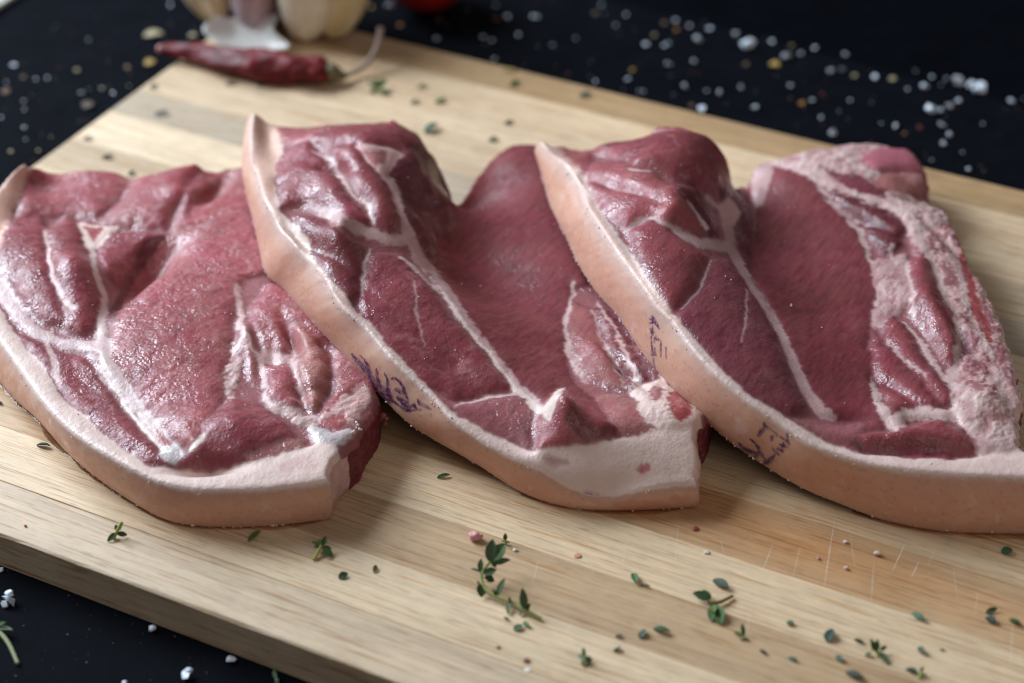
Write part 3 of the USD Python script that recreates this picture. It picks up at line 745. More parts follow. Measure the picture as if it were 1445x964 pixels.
        ('Pb', 'marrow', 0.2, 5, [(212, 608), (222, 608), (244, 628), (240, 632), (226, 632)], dict(fleck=.35, fleck_c=(.6, .3, .3), label='red marrow in the cut rib')),
        ('Pb', 'cartilage', 1.0, 6, [(434, 604), (452, 606), (480, 609), (494, 604), (498, 612), (482, 626), (455, 628), (440, 622)], dict(name='vertebra_end', label='blue grey cartilage end of the backbone')),
        ('Pb', 'marrow', 0.2, 5, [(448, 598), (462, 586), (486, 580), (492, 598), (480, 606), (462, 605)], dict(fleck=.6, fleck_c=(.62, .36, .36), label='red marrow in the cut backbone')),
    ])
def ink(pts, x0, y0, s, w, dens=1.0):
    return [(x0 + x / s, y0 + y / s, w if len(r) == 0 else r[0]) for x, y, *r in pts], dens


def ink2(pts, w, dens=1.0):
    return ink(pts, 490, 490, 9.64, w, dens)


chop2 = dict(seed=5, knobs=[(940, 575, 45, 30), (820, 510, 22, 40), (600, 395, 30, 25)], ink_w=0.80, juice='thin damp film along the foot of the middle chop’s rind', ground='film', fibre=60, ragged=[(880, 510, 60, 90, 1.0), (935, 580, 50, 40, 1.2)], label='middle pork chop, with one dark purple stamp on its rind, leaning on the left chop', mid=22, crumbs=45, side_fat=-0.9,
    skin=[(357, 155, 32, 350, 190, 20), (353, 200, 34, 343, 235, 20), (362, 245, 35, 348, 275, 19), (372, 280, 36, 360, 322, 18), (388, 308, 36, 366, 356, 17), (412, 340, 35.5, 374, 388, 17), (440, 372, 34, 400, 412, 17),
          (480, 430, 32, 435, 452, 17), (516, 463, 29.5, 480, 500, 16), (552, 505, 27, 515, 538, 14), (606, 556, 22.5, 570, 595, 9.5), (642, 595, 19.5, 612, 622, 6.5), (696, 634, 15.5, 672, 656, 3), (750, 660, 12.5, 735, 696, 0.8), (804, 681, 10.2, 802, 717, 0),
          (890, 688, 9.0, 890, 721, 0), (984, 683, 9.0, 981, 717, 0)],
    back=[(986, 655, 11.5, 0.3), (982, 606, 16, 0.3), (996, 590, 17, 0), (1005, 560, 17, 0), (1000, 500, 16, 0), (980, 430, 15, 0), (950, 360, 14, 0), (900, 290, 13, 0), (840, 235, 12, 0), (790, 210, 12, 0), (762, 204, 12.5, 0), (728, 201, 13, 0), (703, 216, 12, 0), (675, 245, 10.5, 0), (655, 274, 9, 0), (641, 290, 9, 0),
          (634, 268, 14, 0), (610, 214, 24, 5), (576, 178, 30, 8), (530, 171, 32, 10), (470, 172, 31, 11), (420, 180, 28, 12), (395, 178, 27, 14), (372, 167, 28, 16)],
    side_spans=[(16, 18.2, 0.6), (18.2, 60, -0.3)],
    ctrl=[(400, 230, 31), (450, 200, 36), (520, 185, 37), (420, 270, 36), (480, 250, 40), (540, 220, 38), (590, 230, 31), (610, 280, 25), (560, 290, 36), (500, 310, 37), (440, 310, 36), (580, 335, 31), (610, 330, 25), (622, 350, 17), (650, 400, 14.5), (480, 380, 34),
          (540, 400, 30), (600, 400, 28.5), (570, 470, 26), (650, 450, 24.5), (620, 520, 22), (700, 510, 20.5), (680, 560, 18.5), (760, 575, 18), (665, 300, 10.5), (720, 225, 13), (740, 280, 13), (700, 340, 12.5), (760, 380, 14), (720, 440, 14), (760, 500, 15.5), (800, 540, 16.5), (800, 300, 13.5),
          (840, 450, 16), (870, 520, 17), (920, 560, 18), (960, 590, 18), (900, 600, 17.5), (840, 625, 16), (900, 640, 14.5), (960, 640, 13.5), (720, 615, 15.5), (930, 500, 17), (800, 610, 16), (760, 645, 14.2), (850, 660, 12), (930, 665, 11.5)],
    dents=[(380, 225, 3, 12, 10, -2.5), (483, 390, 4.5, 8, 0, 4.5), (470, 300, 9, 3, -38, -1.6), (796, 580, 4.6, 7.5, 20, 7.5), (770, 612, 5, 4, 0, 1.5), (845, 595, 9, 7, 0, 2.0), (850, 635, 14, 2.5, 5, -2.2), (442, 395, 2.2, 20, 42, -2.0), (430, 255, 10, 10, 0, 2.0), (520, 275, 7, 12, 25, 1.8), (590, 180, 3, 7, 30, -1.5),
           (545, 310, 4, 9, 30, 1.5), (640, 520, 12, 6, -50, -1.5), (470, 300, 6, 3, -30, -2), (880, 500, 1.6, 12, 28, -2.2), (850, 480, 4, 10, 20, 1.5), (540, 182, 9, 3, 0, 1.8)],
    features=[
        (PK, 'pink', 0.8, 10, [(366, 172), (395, 176), (430, 180), (560, 170), (600, 205), (560, 205), (470, 195), (405, 205), (388, 250), (380, 200)], dict(fleck=.35)),
        (PK, 'mound', 1.7, 12, [(390, 240), (399, 211), (436, 199), (450, 221), (471, 242), (485, 271), (506, 292), (521, 309), (513, 322), (478, 311), (450, 290), (422, 287), (395, 296)], dict(grain=.25, fleck=.12)),
        (PK, 'mound', 1.8, 10, [(457, 212), (499, 203), (520, 232), (542, 256), (560, 288), (568, 316), (549, 331), (528, 318), (520, 288), (489, 249), (471, 221)], dict(grain=.25)),
        (PK, 'mound', 1.2, 10, [(440, 196), (470, 178), (560, 172), (592, 190), (606, 230), (556, 208), (506, 206), (460, 211)], dict(grain=.3, fleck=.2)),
        (PK, 'dark', 1.4, 10, [(550, 240), (575, 205), (612, 215), (650, 280), (650, 330), (630, 352), (612, 372), (585, 335), (570, 300), (552, 262)], dict(grain=.3)),  # right flank of the mound, shade of the side away from the window painted in
        (SM, 'loin', 0.8, 20, [(700, 200), (765, 202), (785, 240), (810, 330), (830, 400), (806, 404), (797, 470), (800, 520), (812, 545), (838, 560), (840, 590), (805, 560), (788, 548), (764, 570), (732, 546), (703, 510), (678, 478), (640, 438), (612, 385), (620, 345), (645, 320), (636, 282)],
         dict(grain=.22, var=.18)),
        (PK, 'loin', 1.6, 8, [(415, 303), (446, 302), (482, 330), (514, 348), (511, 419), (485, 431), (457, 389), (429, 340)], dict(grain=.2)),
        (PK, 'mound', 1.6, 14, [(518, 357), (570, 359), (600, 390), (635, 445), (681, 495), (717, 544), (684, 558), (642, 566), (599, 542), (552, 496), (513, 448), (508, 425)], dict(grain=.55, var=.25, fleck=.15)),
        (PK, 'film', 0.9, 9, [(632, 574), (681, 562), (726, 555), (762, 578), (756, 601), (750, 632), (696, 618)], dict(var=.25, grain=.25)),
        (PK, 'pale', 0.3, 6, [(599, 544), (642, 568), (690, 560), (660, 574), (632, 576)], {}),
        (PK, 'pink', 1.3, 7, [(764, 566), (789, 551), (803, 556), (845, 590), (870, 612), (830, 634), (760, 637), (750, 604)], dict(grain=.25, var=.2)),
        (PK, 'loin', 0.9, 7, [(806, 560), (850, 566), (878, 600), (862, 616), (826, 626), (800, 600)], dict(grain=.3)),
        (SM, (.29, .090, .086), 0.45, 10, [(806, 423), (833, 438), (861, 501), (889, 555), (858, 546), (836, 537), (825, 519), (806, 486), (800, 454)], dict(grain=.35, var=.2)),
        (PK, 'loin', 1.2, 6, [(836, 436), (860, 436), (915, 520), (905, 552), (890, 550), (864, 500)], dict(fleck=.3)),
        (PK, 'purple', 1.0, 6, [(862, 430), (900, 450), (960, 540), (930, 548), (905, 520), (872, 462)], dict(fleck=.2)),
        (PK, 'pale', 0.5, 6, [(840, 560), (880, 556), (930, 590), (926, 612), (880, 614), (858, 600)], dict(var=.25, fleck=.3)),
        ('Lf', (.60, .41, .385), 0.5, 0, [(441, 216, 2.5), (468, 225, 2.5), (482, 249, 2.5), (499, 274, 3), (520, 292, 3), (527, 315, 2.5)], {}),
        ('Pf', 'fatpink', 0.8, 5, [(502, 209), (512, 204), (560, 212), (570, 222), (545, 250), (536, 246)], {}),
        ('Pb', 'pale', 0.5, 5, [(513, 213), (548, 217), (540, 236), (530, 236)], dict(fleck=.2)),
        ('Lf', 'seam', 0.5, 0, [(536, 236, 6), (556, 267, 6), (570, 306, 6), (574, 330, 9), (591, 362, 9), (623, 401, 8), (647, 440, 7), (680, 480, 6), (703, 512, 6), (732, 548, 7), (760, 576, 9)], dict(var=.15, name='rib_fat', grain=.15)),
        ('Lf', 'seam', 0.4, 0, [(575, 336, 10), (545, 338, 9), (506, 322, 8), (471, 304, 8), (440, 290, 6)], dict(var=.15, grain=.15)),
        ('Lf', 'white', 0.9, 0, [(620, 404, 1.5), (650, 450, 2), (690, 497, 2), (725, 546, 3), (764, 582, 6)], dict(alpha=.8)),
        ('Lf', (.60, .41, .385), 1.0, 0, [(566, 364, 4), (584, 378, 5), (606, 398, 5), (622, 412, 3)], dict(var=.3)),
        ('Lr', 'white', 0.8, 0, [(392, 302, 6), (418, 325, 7), (439, 366, 6), (456, 390, 4)], dict(grain=.1)),
        ('Lf', (.60, .41, .385), 0.5, 0, [(523, 350, 2.5), (514, 373, 3), (512, 419, 2)], dict(keep=.7)),
        ('Lf', (.50, .31, .30), 0.3, 0, [(584, 401, 1.5), (588, 447, 1.8), (599, 494, 1.5)], dict(keep=.8, alpha=.8)),
        ('Lf', (.60, .41, .385), 0.5, 0, [(640, 574, 2), (681, 562, 3), (725, 553, 3)], dict(keep=.6)),
        ('Lf', (.60, .41, .385), 0.7, 0, [(811, 398, 3), (804, 432, 3), (797, 468, 3.5), (803, 497, 5), (815, 517, 8), (822, 534, 5)], dict(var=.12)),
        ('Lf', (.60, .41, .385), 0.6, 0, [(843, 425, 3), (866, 466, 3), (880, 500, 3), (894, 530, 4), (901, 548, 5)], {}),
        ('Lf', (.50, .31, .30), 0.5, 0, [(834, 440, 2), (860, 500, 2.5), (880, 545, 2.5)], dict(keep=.6, alpha=.8)),
        ('Pr', 'white', 1.6, 3, [(771, 600), (764, 584), (772, 566), (788, 552), (797, 550), (786, 572), (776, 596)], dict(name='fat_flap')),
        ('Pf', 'fat', 1.0, 9, [(890, 556), (905, 540), (930, 535), (990, 580), (990, 612), (940, 612), (912, 600)], dict(var=.15, fleck=.3, fleck_c=(.66, .46, .44))),
        ('Pb', 'red', 0.7, 5, [(946, 560), (958, 550), (975, 566), (976, 590), (960, 598), (948, 586)], dict(fleck=.45, fleck_c=(.6, .28, .28), label='red marrow of the cut backbone')),
        ('Pm', 'pale', 1.5, 5, [(918, 549), (928, 545), (936, 556), (930, 568), (920, 564)], dict(fleck=.4)),
        ('Pr', 'fat', 0.7, 9, [(350, 160), (366, 160), (378, 200), (384, 250), (395, 290), (398, 312), (436, 364), (490, 424), (516, 450), (552, 492), (599, 541), (635, 578), (696, 615), (750, 636), (786, 634), (840, 628), (869, 619), (912, 610), (985, 602), (1000, 640), (990, 700),
                              (890, 700), (800, 694), (745, 668), (690, 642), (636, 602), (600, 562), (545, 511), (510, 470), (474, 436), (434, 378), (380, 316), (364, 284), (350, 230), (345, 190)], dict(var=.10, grain=.12, fleck=.2, fleck_c=(.70, .48, .43))),
        ('Pr', (.64, .40, .31), 0.5, 8, [(340, 150), (366, 160), (392, 182), (398, 208), (388, 245), (386, 285), (372, 290), (350, 240), (335, 190)], dict(soft=4, grain=.1)),
        ('Lr', (.70, .46, .385), 0.3, 0, [(357, 158, 8), (352, 200, 9), (362, 245, 10), (374, 282, 10), (392, 312, 10), (416, 345, 9), (444, 376, 8), (482, 433, 6)], dict(alpha=.9, soft=4, stain=True)),
        ('Lr', 'pale', 0.5, 0, [(770, 648, 6), (784, 654, 8), (800, 655, 5)], dict(alpha=.6, soft=7, stain=True)),
        ('Pm', (.58, .16, .15), 1.2, 4, [(896, 664), (904, 655), (918, 658), (920, 666), (908, 670)], dict(name='meat_shred')),
    ],
    ink=[ink2([(65, 95, 1.5), (130, 180, 3), (230, 280, 4), (300, 380, 4), (360, 480, 5), (440, 560, 5), (520, 650, 5), (600, 730, 4)], 4),
         ink2([(170, 110, .8), (240, 180, 1.5), (290, 270, 2), (300, 350, 2)], 2), ink2([(395, 305, 1.4), (410, 400, 2.3), (440, 510, 2.6)], 2), ink2([(505, 350, .9), (545, 440, 2), (550, 560, 2.4), (580, 660, 3)], 2),
         ink2([(610, 430, 2), (660, 430, 2), (720, 480, 1.8), (765, 545, 2), (775, 610, 2.4)], 2), ink2([(665, 575, 2.2), (720, 605, 2.8), (780, 625, 2.6), (825, 700, 1.6), (820, 740, 2)], 2), ink2([(690, 690, 2.6), (750, 740, 4.2), (820, 800, 3.6), (830, 840, 3)], 2),
         ink2([(640, 750, 1.6), (700, 790, 1.6), (770, 840, 2.2), (850, 870, 2)], 2), ink2([(860, 810, 2), (910, 790, 2.6), (930, 830, 2)], 2), ink2([(960, 720, 1.2), (990, 770, 2.6), (1060, 800, 2), (1130, 840, 1)], 2), ink2([(830, 860, 1.5), (920, 860, 1.8), (1000, 850, 1.5)], 2, .8)],
    spots=[(900, 712, 50, 8, (.52, .19, .12), .5), (960, 704, 20, 8, (.50, .18, .12), .4), (424, 376, 12, 8, (.60, .30, .24), .5)],
)
def ink3(pts, w, dens=1.0):
    return ink(pts, 900, 430, 8.765, w, dens)


def ink4(pts, w, dens=1.0):
    return ink(pts, 1030, 580, 10.71, w, dens)


chop3 = dict(seed=9, rag=1.5, juice='thin damp film along the foot of the right chop’s rind',
    knobs=[(1390, 480, 50, 130), (1405, 590, 45, 45), (1180, 225, 110, 28), (1300, 300, 50, 30), (1255, 410, 28, 50), (1340, 340, 40, 50)],
    ground='film', fibre=62, ragged=[(1340, 480, 110, 170, 1.8), (1220, 270, 110, 60, 1.6), (1250, 420, 40, 60, 1.2)], label='right pork chop, with two purple stamps on its rind, lying over the middle chop', mid=22, crumbs=45, side_fat=0.1,
    skin=[(762, 199, 30, 760, 227, 20), (792, 227, 34, 768, 264, 19), (816, 255, 35, 778, 299, 18.5), (832, 298, 36, 797, 336, 18), (866, 350, 37, 815, 376, 18), (894, 389, 37, 840, 414, 18), (922, 428, 36, 870, 448, 18), (950, 456, 35, 905, 501, 17.5),
          (979, 495, 33, 935, 537, 17), (1013, 529, 31, 975, 579, 15), (1058, 567, 28, 1028, 625, 10), (1100, 597, 25, 1075, 658, 6), (1145, 627, 22.5, 1125, 688, 3.5), (1194, 646, 20.5, 1180, 712, 1.5), (1258, 661, 19.5, 1250, 738, 0), (1334, 669, 19, 1330, 753, 0),
          (1445, 674, 19, 1445, 757, 0), (1500, 676, 19, 1500, 757, 0), (1545, 668, 19, 1545, 748, 0)],
    back=[(1548, 650, 19, 0.3), (1500, 636, 18, 0), (1452, 637, 18, 0), (1440, 625, 18, 0), (1440, 590, 18, 0), (1441, 560, 18, 0), (1427, 500, 17.5, 0), (1410, 450, 17, 0), (1385, 400, 16, 0), (1365, 364, 16, 0), (1336, 303, 16, 0), (1316, 290, 14, 0), (1309, 250, 16, 0), (1285, 212, 16, 0),
          (1230, 202, 17, 0), (1180, 205, 17, 0), (1115, 217, 16, 0), (1078, 226, 14, 0), (1060, 246, 11, 0), (1050, 262, 10, 0), (1036, 262, 17, 0), (1028, 228, 25, 4), (1002, 196, 32, 8), (975, 182, 34, 10), (935, 179, 36, 12), (905, 196, 33, 12), (870, 202, 30, 13), (842, 204, 28, 14), (828, 212, 26, 14), (800, 208, 26, 16), (778, 203, 27, 18)],
    side_spans=[(18, 21.5, 0.6)],
    ctrl=[(800, 222, 30), (850, 230, 35), (900, 215, 38), (940, 200, 40), (980, 220, 38), (1010, 250, 31), (860, 280, 37), (920, 270, 41), (960, 300, 40), (985, 285, 37), (1010, 310, 31), (1030, 345, 27), (1036, 300, 20), (1045, 330, 18), (1060, 370, 17.5), (920, 330, 38.5), (950, 370, 38), (930, 410, 37), (990, 390, 35),
          (1040, 420, 31), (1000, 450, 33.5), (1060, 480, 30), (1040, 520, 30), (1100, 490, 27.5), (1090, 550, 27), (1150, 580, 23), (1180, 610, 21.5), (1070, 270, 13), (1100, 250, 16), (1090, 320, 15), (1110, 380, 16.5), (1150, 300, 17), (1150, 450, 18), (1200, 400, 18), (1200, 540, 19.5), (1230, 590, 20),
          (1240, 300, 19), (1240, 240, 19), (1290, 230, 17), (1280, 290, 18.5), (1300, 350, 19.5), (1250, 400, 19), (1320, 430, 20), (1370, 420, 18.5), (1400, 480, 18.5), (1290, 500, 20), (1380, 540, 20), (1420, 580, 19), (1330, 600, 20), (1280, 620, 20.2), (1400, 630, 19), (1480, 655, 18.6)],
    dents=[(957, 348, 5, 4, 30, 3.2), (945, 372, 3, 7, -30, 1.5), (905, 238, 14, 2, -20, -2.2), (860, 245, 7, 7, 0, 1.5), (940, 200, 9, 5, -20, 2.2), (900, 300, 6, 4, 0, 1.2), (872, 330, 2.2, 16, 40, -2.0), (1300, 625, 18, 2.2, -2, -1.8), (1270, 545, 2, 9, 35, -1.3), (1310, 430, 6, 14, 20, 2.0), (1350, 460, 2.2, 12, 15, -2.4),
           (1345, 330, 2, 14, 28, -1.5), (1225, 300, 2, 12, 38, -1.8), (1255, 575, 4, 4, 0, 1.5), (1280, 610, 8, 3, 0, 1.0), (1190, 590, 8, 3, 20, -1.2), (1240, 235, 9, 3, -12, 1.2), (1400, 560, 4, 6, 0, 1.8), (1375, 555, 4, 6, 0, 1.3), (1300, 265, 10, 1.6, -6, -1.5)],
    features=[
        (PK, 'pink', 0.7, 8, [(772, 208), (800, 206), (836, 210), (832, 250), (816, 246), (792, 222)], {}),
        (PK, 'mound', 1.5, 10, [(836, 214), (842, 204), (887, 196), (922, 178), (957, 179), (997, 190), (1020, 214), (1036, 245), (1034, 265), (1014, 283), (979, 264), (940, 247), (887, 230)], dict(grain=.35, fleck=.2, var=.22)),
        (PK, 'pink', 1.7, 11, [(826, 250), (836, 228), (873, 227), (922, 243), (950, 264), (971, 288), (997, 322), (979, 327), (947, 320), (915, 307), (883, 323), (852, 300), (830, 275)], dict(grain=.3, fleck=.12)),
        (PK, 'dark', 1.4, 8, [(946, 258), (985, 268), (1010, 308), (1017, 335), (1003, 341), (996, 324), (972, 290)], {}),
        (PK, 'dark', 0.8, 8, [(1010, 268), (1038, 262), (1052, 270), (1062, 310), (1062, 390), (1046, 372), (1040, 340), (1026, 305)], {}),
        (SM, 'loin', 0.8, 22, [(1086, 234), (1115, 238), (1143, 250), (1177, 286), (1205, 320), (1226, 361), (1234, 404), (1228, 445), (1224, 475), (1232, 526), (1241, 580), (1248, 606), (1213, 606), (1168, 592), (1140, 545), (1122, 505), (1100, 450), (1080, 415), (1060, 385), (1064, 330), (1070, 285)],
         dict(grain=.2, var=.16)),
        (PK, 'mound', 1.6, 8, [(887, 326), (919, 309), (957, 333), (1000, 362), (983, 407), (957, 441), (933, 444), (901, 388)], dict(grain=.2)),
        (PK, 'purple', 1.3, 12, [(1000, 366), (1031, 366), (1063, 414), (1095, 470), (1118, 532), (1138, 574), (1120, 590), (1090, 584), (1024, 534), (983, 492), (946, 450), (985, 410)], dict(grain=.5, var=.22)),
        (PK, 'film', 0.5, 8, [(1089, 586), (1164, 592), (1221, 600), (1215, 640), (1164, 629), (1126, 607)], dict(var=.3, grain=.4)),
        (PK, 'dark', 1.0, 9, [(1165, 261), (1202, 280), (1233, 289), (1273, 314), (1274, 342), (1258, 362), (1242, 355), (1221, 321), (1189, 292)], {}),
        (PK, 'mound', 1.2, 8, [(1240, 455), (1262, 441), (1278, 461), (1298, 499), (1332, 537), (1351, 569), (1330, 574), (1300, 540), (1270, 505), (1246, 484)], dict(grain=.3)),
        (PK, 'mound', 1.3, 9, [(1231, 463), (1246, 484), (1270, 505), (1300, 540), (1328, 574), (1300, 582), (1258, 582), (1240, 544), (1229, 503)], dict(grain=.4)),
        (PK, 'mound', 1.4, 8, [(1210, 612), (1258, 609), (1315, 592), (1353, 603), (1381, 627), (1379, 641), (1334, 647), (1277, 643), (1221, 636)], dict(grain=.8, var=.3, fleck=.15)),
        ('Pf', 'fatpink', 0.7, 8, [(1284, 330), (1320, 316), (1342, 300), (1370, 360), (1415, 446), (1446, 560), (1446, 645), (1380, 645), (1350, 590), (1343, 535), (1360, 502), (1354, 460), (1328, 413), (1312, 364), (1290, 362)], dict(var=.25, fleck=.8, fleck_c=(.27, .07, .09), fl_t=(0.0, .22), grain=1.4)),
        (PK, 'mound', 2.2, 9, [(1277, 375), (1290, 362), (1311, 364), (1328, 413), (1353, 460), (1358, 500), (1340, 517), (1315, 482), (1297, 450), (1285, 420)], dict(grain=.3, var=.25)),
        ('Lf', (.50, .31, .30), 0.5, 0, [(996, 276, 3), (1021, 296, 5), (1026, 319, 7), (1032, 350, 8), (1053, 389, 6.5), (1074, 421, 6), (1098, 460, 6), (1117, 505, 7), (1136, 548, 8), (1158, 578, 9), (1174, 590, 6)], dict(var=.12, name='rib_fat', grain=.15)),
        ('Lf', (.50, .31, .30), 0.4, 0, [(1028, 347, 8), (993, 343, 8), (964, 330, 6), (947, 320, 3), (915, 308, 3), (898, 314, 3.5), (885, 324, 4)], dict(grain=.15)),  # left branch of the rib fat; its thin end is a painted rim light
        ('Pf', 'fatpink', 0.4, 5, [(1012, 290), (1030, 280), (1046, 300), (1036, 322), (1020, 315)], {}),
        ('Lf', (.60, .41, .385), 0.4, 0, [(888, 244, 2.5), (916, 244, 2)], dict(keep=.7)),
        ('Lf', (.60, .41, .385), 0.4, 0, [(970, 285, 1.5), (985, 306, 2), (999, 324, 2.5)], dict(keep=.7)),
        ('Lr', 'white', 1.0, 0, [(838, 298, 7), (862, 326, 9), (886, 360, 7), (905, 388, 4)], dict(grain=.1)),
        ('Lf', (.50, .31, .30), 0.4, 0, [(1002, 368, 1.6), (990, 405, 1.8), (962, 440, 1.6)], dict(keep=.6)),
        ('Lf', (.50, .31, .30), 0.3, 0, [(1054, 410, 1.5), (1053, 442, 1.7), (1046, 490, 1.4)], dict(keep=.7)),
        ('Pf', 'seam', 0.8, 6, [(1058, 246), (1068, 230), (1092, 228), (1088, 250), (1076, 290), (1064, 292)], {}),
        ('Lf', (.60, .41, .385), 0.6, 0, [(1149, 255, 4), (1180, 292, 4), (1202, 314, 5), (1214, 326, 6), (1227, 364, 4), (1238, 395, 5), (1240, 430, 7)], dict(var=.2)),
        ('Pf', 'seam', 0.7, 8, [(1228, 376), (1242, 362), (1262, 366), (1276, 352), (1282, 380), (1290, 425), (1262, 442), (1246, 464), (1228, 462), (1236, 410)], dict(var=.25, fleck=.25)),
        ('Lf', (.60, .41, .385), 1.0, 0, [(1256, 352, 4), (1260, 375, 3), (1274, 362, 4), (1282, 400, 3), (1292, 440, 3)], {}),
        ('Lf', (.50, .31, .30), 0.5, 0, [(1249, 484, 2), (1275, 508, 3), (1306, 534, 2.5)], dict(keep=.6)),
        ('Lf', (.60, .41, .385), 0.7, 0, [(1278, 452, 3), (1296, 478, 5), (1318, 508, 6), (1338, 535, 8), (1352, 560, 8)], dict(var=.15)),
        ('Pf', (.62, .43, .40), 1.0, 7, [(1233, 566), (1250, 588), (1262, 611), (1280, 600), (1275, 586), (1334, 590), (1340, 578), (1270, 578), (1254, 586), (1238, 545), (1230, 530)], dict(var=.15)),
        ('Lf', (.60, .41, .385), 0.8, 0, [(1232, 545, 4), (1246, 580, 9), (1258, 598, 9), (1280, 584, 7), (1310, 584, 6), (1340, 586, 8)], dict(var=.15)),
        ('Pf', (.62, .43, .40), 1.2, 9, [(1338, 560), (1352, 545), (1376, 552), (1400, 560), (1436, 572), (1446, 612), (1440, 642), (1384, 642), (1374, 616), (1350, 596)], dict(var=.2, fleck=.35, fleck_c=(.40, .17, .18), fl_t=(.08, .3), grain=1.0)),
        ('Lf', (.60, .41, .385), 0.8, 0, [(1290, 330, 8), (1305, 350, 7), (1318, 380, 5), (1338, 430, 5), (1352, 465, 6), (1350, 495, 6), (1345, 530, 9)], dict(var=.2)),
        ('Lf', (.60, .41, .385), 0.8, 0, [(1340, 340, 5), (1352, 380, 6), (1366, 430, 6), (1386, 480, 7), (1404, 520, 7), (1416, 560, 8)], dict(var=.3)),
        ('Lb', 'red', 0.6, 0, [(1356, 362, 5), (1366, 395, 7), (1374, 425, 8), (1390, 462, 8), (1398, 482, 5)], dict(fleck=.5, fleck_c=(.62, .32, .32), grain=.9, label='red marrow along the sawn backbone')),
        ('Lf', (.60, .41, .385), 0.7, 0, [(1372, 365, 4), (1390, 405, 5), (1412, 455, 6), (1430, 510, 6), (1440, 560, 6)], dict(var=.35)),
        ('Pf', (.62, .43, .40), 1.0, 8, [(1262, 280), (1285, 282), (1336, 290), (1340, 312), (1322, 322), (1300, 340), (1280, 330), (1272, 308), (1240, 292)], dict(var=.2, fleck=.2)),
        ('Pf', (.62, .43, .40), 0.9, 8, [(1076, 232), (1120, 214), (1180, 203), (1240, 200), (1256, 206), (1212, 226), (1240, 248), (1300, 285), (1230, 290), (1180, 270), (1150, 258), (1116, 240)], dict(var=.2, fleck=.45, fleck_c=(.42, .15, .17), fl_t=(.05, .28), grain=1.1)),
        (PK, 'purple', 0.4, 6, [(1160, 240), (1200, 245), (1262, 268), (1250, 280), (1200, 270)], dict(fleck=.4)),
        ('Pb', 'pale', 1.2, 6, [(1228, 254), (1262, 246), (1308, 244), (1310, 268), (1280, 276), (1246, 270)], dict(fleck=.4)),
        ('Pb', (.42, .12, .15), 1.4, 5, [(1210, 226), (1240, 208), (1285, 208), (1306, 240), (1270, 244), (1238, 244)], dict(name='vertebra', label='smooth red face of the cut vertebra', grain=.1)),
        ('Pr', 'fat', 0.7, 9, [(755, 196), (766, 198), (796, 224), (820, 252), (838, 294), (874, 342), (900, 378), (930, 422), (950, 446), (985, 488), (1024, 530), (1064, 563), (1104, 586), (1130, 603), (1164, 625), (1213, 640), (1277, 646), (1340, 648), (1390, 642), (1440, 636), (1560, 630), (1560, 690),
                              (1445, 682), (1334, 678), (1255, 670), (1190, 655), (1140, 634), (1094, 605), (1050, 574), (1004, 536), (970, 502), (942, 462), (914, 434), (886, 396), (858, 356), (824, 302), (808, 260), (784, 232), (755, 205)], dict(var=.10, grain=.12, fleck=.2, fleck_c=(.70, .48, .43))),
        ('Lr', (.70, .46, .385), 0.3, 0, [(763, 203, 8), (794, 230, 10), (818, 258, 12), (834, 300, 12), (868, 352, 11), (897, 391, 10), (925, 430, 8), (955, 458, 6)], dict(alpha=.9, soft=4, stain=True)),
    ],
    ink=[ink3([(175, 140, .8), (200, 200, 2.6), (215, 215, 2.2), (240, 260, 1.5), (262, 290, 1)], 2), ink3([(150, 180, .8), (180, 190, 1)], 1), ink3([(150, 230, 1), (200, 225, 1.4)], 1), ink3([(185, 280, 1), (180, 340, 1.8), (180, 390, 1)], 1), ink3([(150, 300, .9), (170, 340, 1.2)], 1),
         ink3([(165, 400, .8), (172, 500, .9), (182, 560, 1)], 1), ink3([(183, 580, 1.6), (185, 625, 1.8)], 1), ink3([(205, 460, .9), (215, 400, 1), (240, 430, 1.2), (275, 440, .9)], 1), ink3([(290, 470, 1.1), (283, 560, 1), (285, 640, .6)], 1), ink3([(210, 540, .8), (218, 620, .9)], 1), ink3([(348, 530, .8), (350, 670, .7)], 1), ink3([(190, 660, .9), (200, 740, .9), (215, 800, .9)], 1, .8),
         ink4([(515, 190, 1.6), (530, 240, 2), (480, 300, 2.4), (440, 360, 2.2)], 2), ink4([(550, 230, 1), (640, 290, .9), (700, 340, 1.2), (715, 380, .8)], 1), ink4([(640, 390, 1.6), (630, 435, 2)], 1), ink4([(650, 570, 1.2), (660, 590, 1.2)], 1),
         ink4([(755, 390, .9), (830, 440, 1.4), (900, 495, 1)], 1), ink4([(850, 345, 1.1), (910, 365, 1)], 1), ink4([(860, 380, .9), (880, 450, 1.2)], 1), ink4([(750, 500, 1), (800, 530, 1.8), (870, 540, 1)], 1), ink4([(820, 480, 1), (800, 540, 1.4)], 1), ink4([(720, 565, 1.2), (800, 610, 1.8)], 1), ink4([(690, 610, 1.4), (740, 660, 1.2)], 1),
         ink4([(690, 660, 1), (610, 720, 2), (550, 780, 2.8), (520, 800, 1.6)], 2), ink4([(660, 700, 1), (620, 780, 1.4), (560, 800, 1.2)], 1, .8), ink4([(310, 430, .9), (370, 480, 1.3), (430, 560, 1.8), (470, 640, 1.8), (530, 740, .9)], 1), ink4([(430, 640, 2), (390, 690, 2.2), (360, 690, 1.2)], 1),
         ink4([(130, 490, 1.2), (190, 550, 2.2), (260, 590, 2.6), (320, 620, 2), (400, 640, 1.6)], 2)],
    spots=[(1046, 604, 13, 12, (.74, .46, .42), .7), (1010, 572, 9, 4, (.55, .17, .13), .4), (1256, 680, 8, 4, (.50, .18, .13), .4), (1300, 745, 120, 10, (.50, .22, .14), .3)],
)
roots = [build_chop(ch) for ch in (chop1, chop2, chop3)]


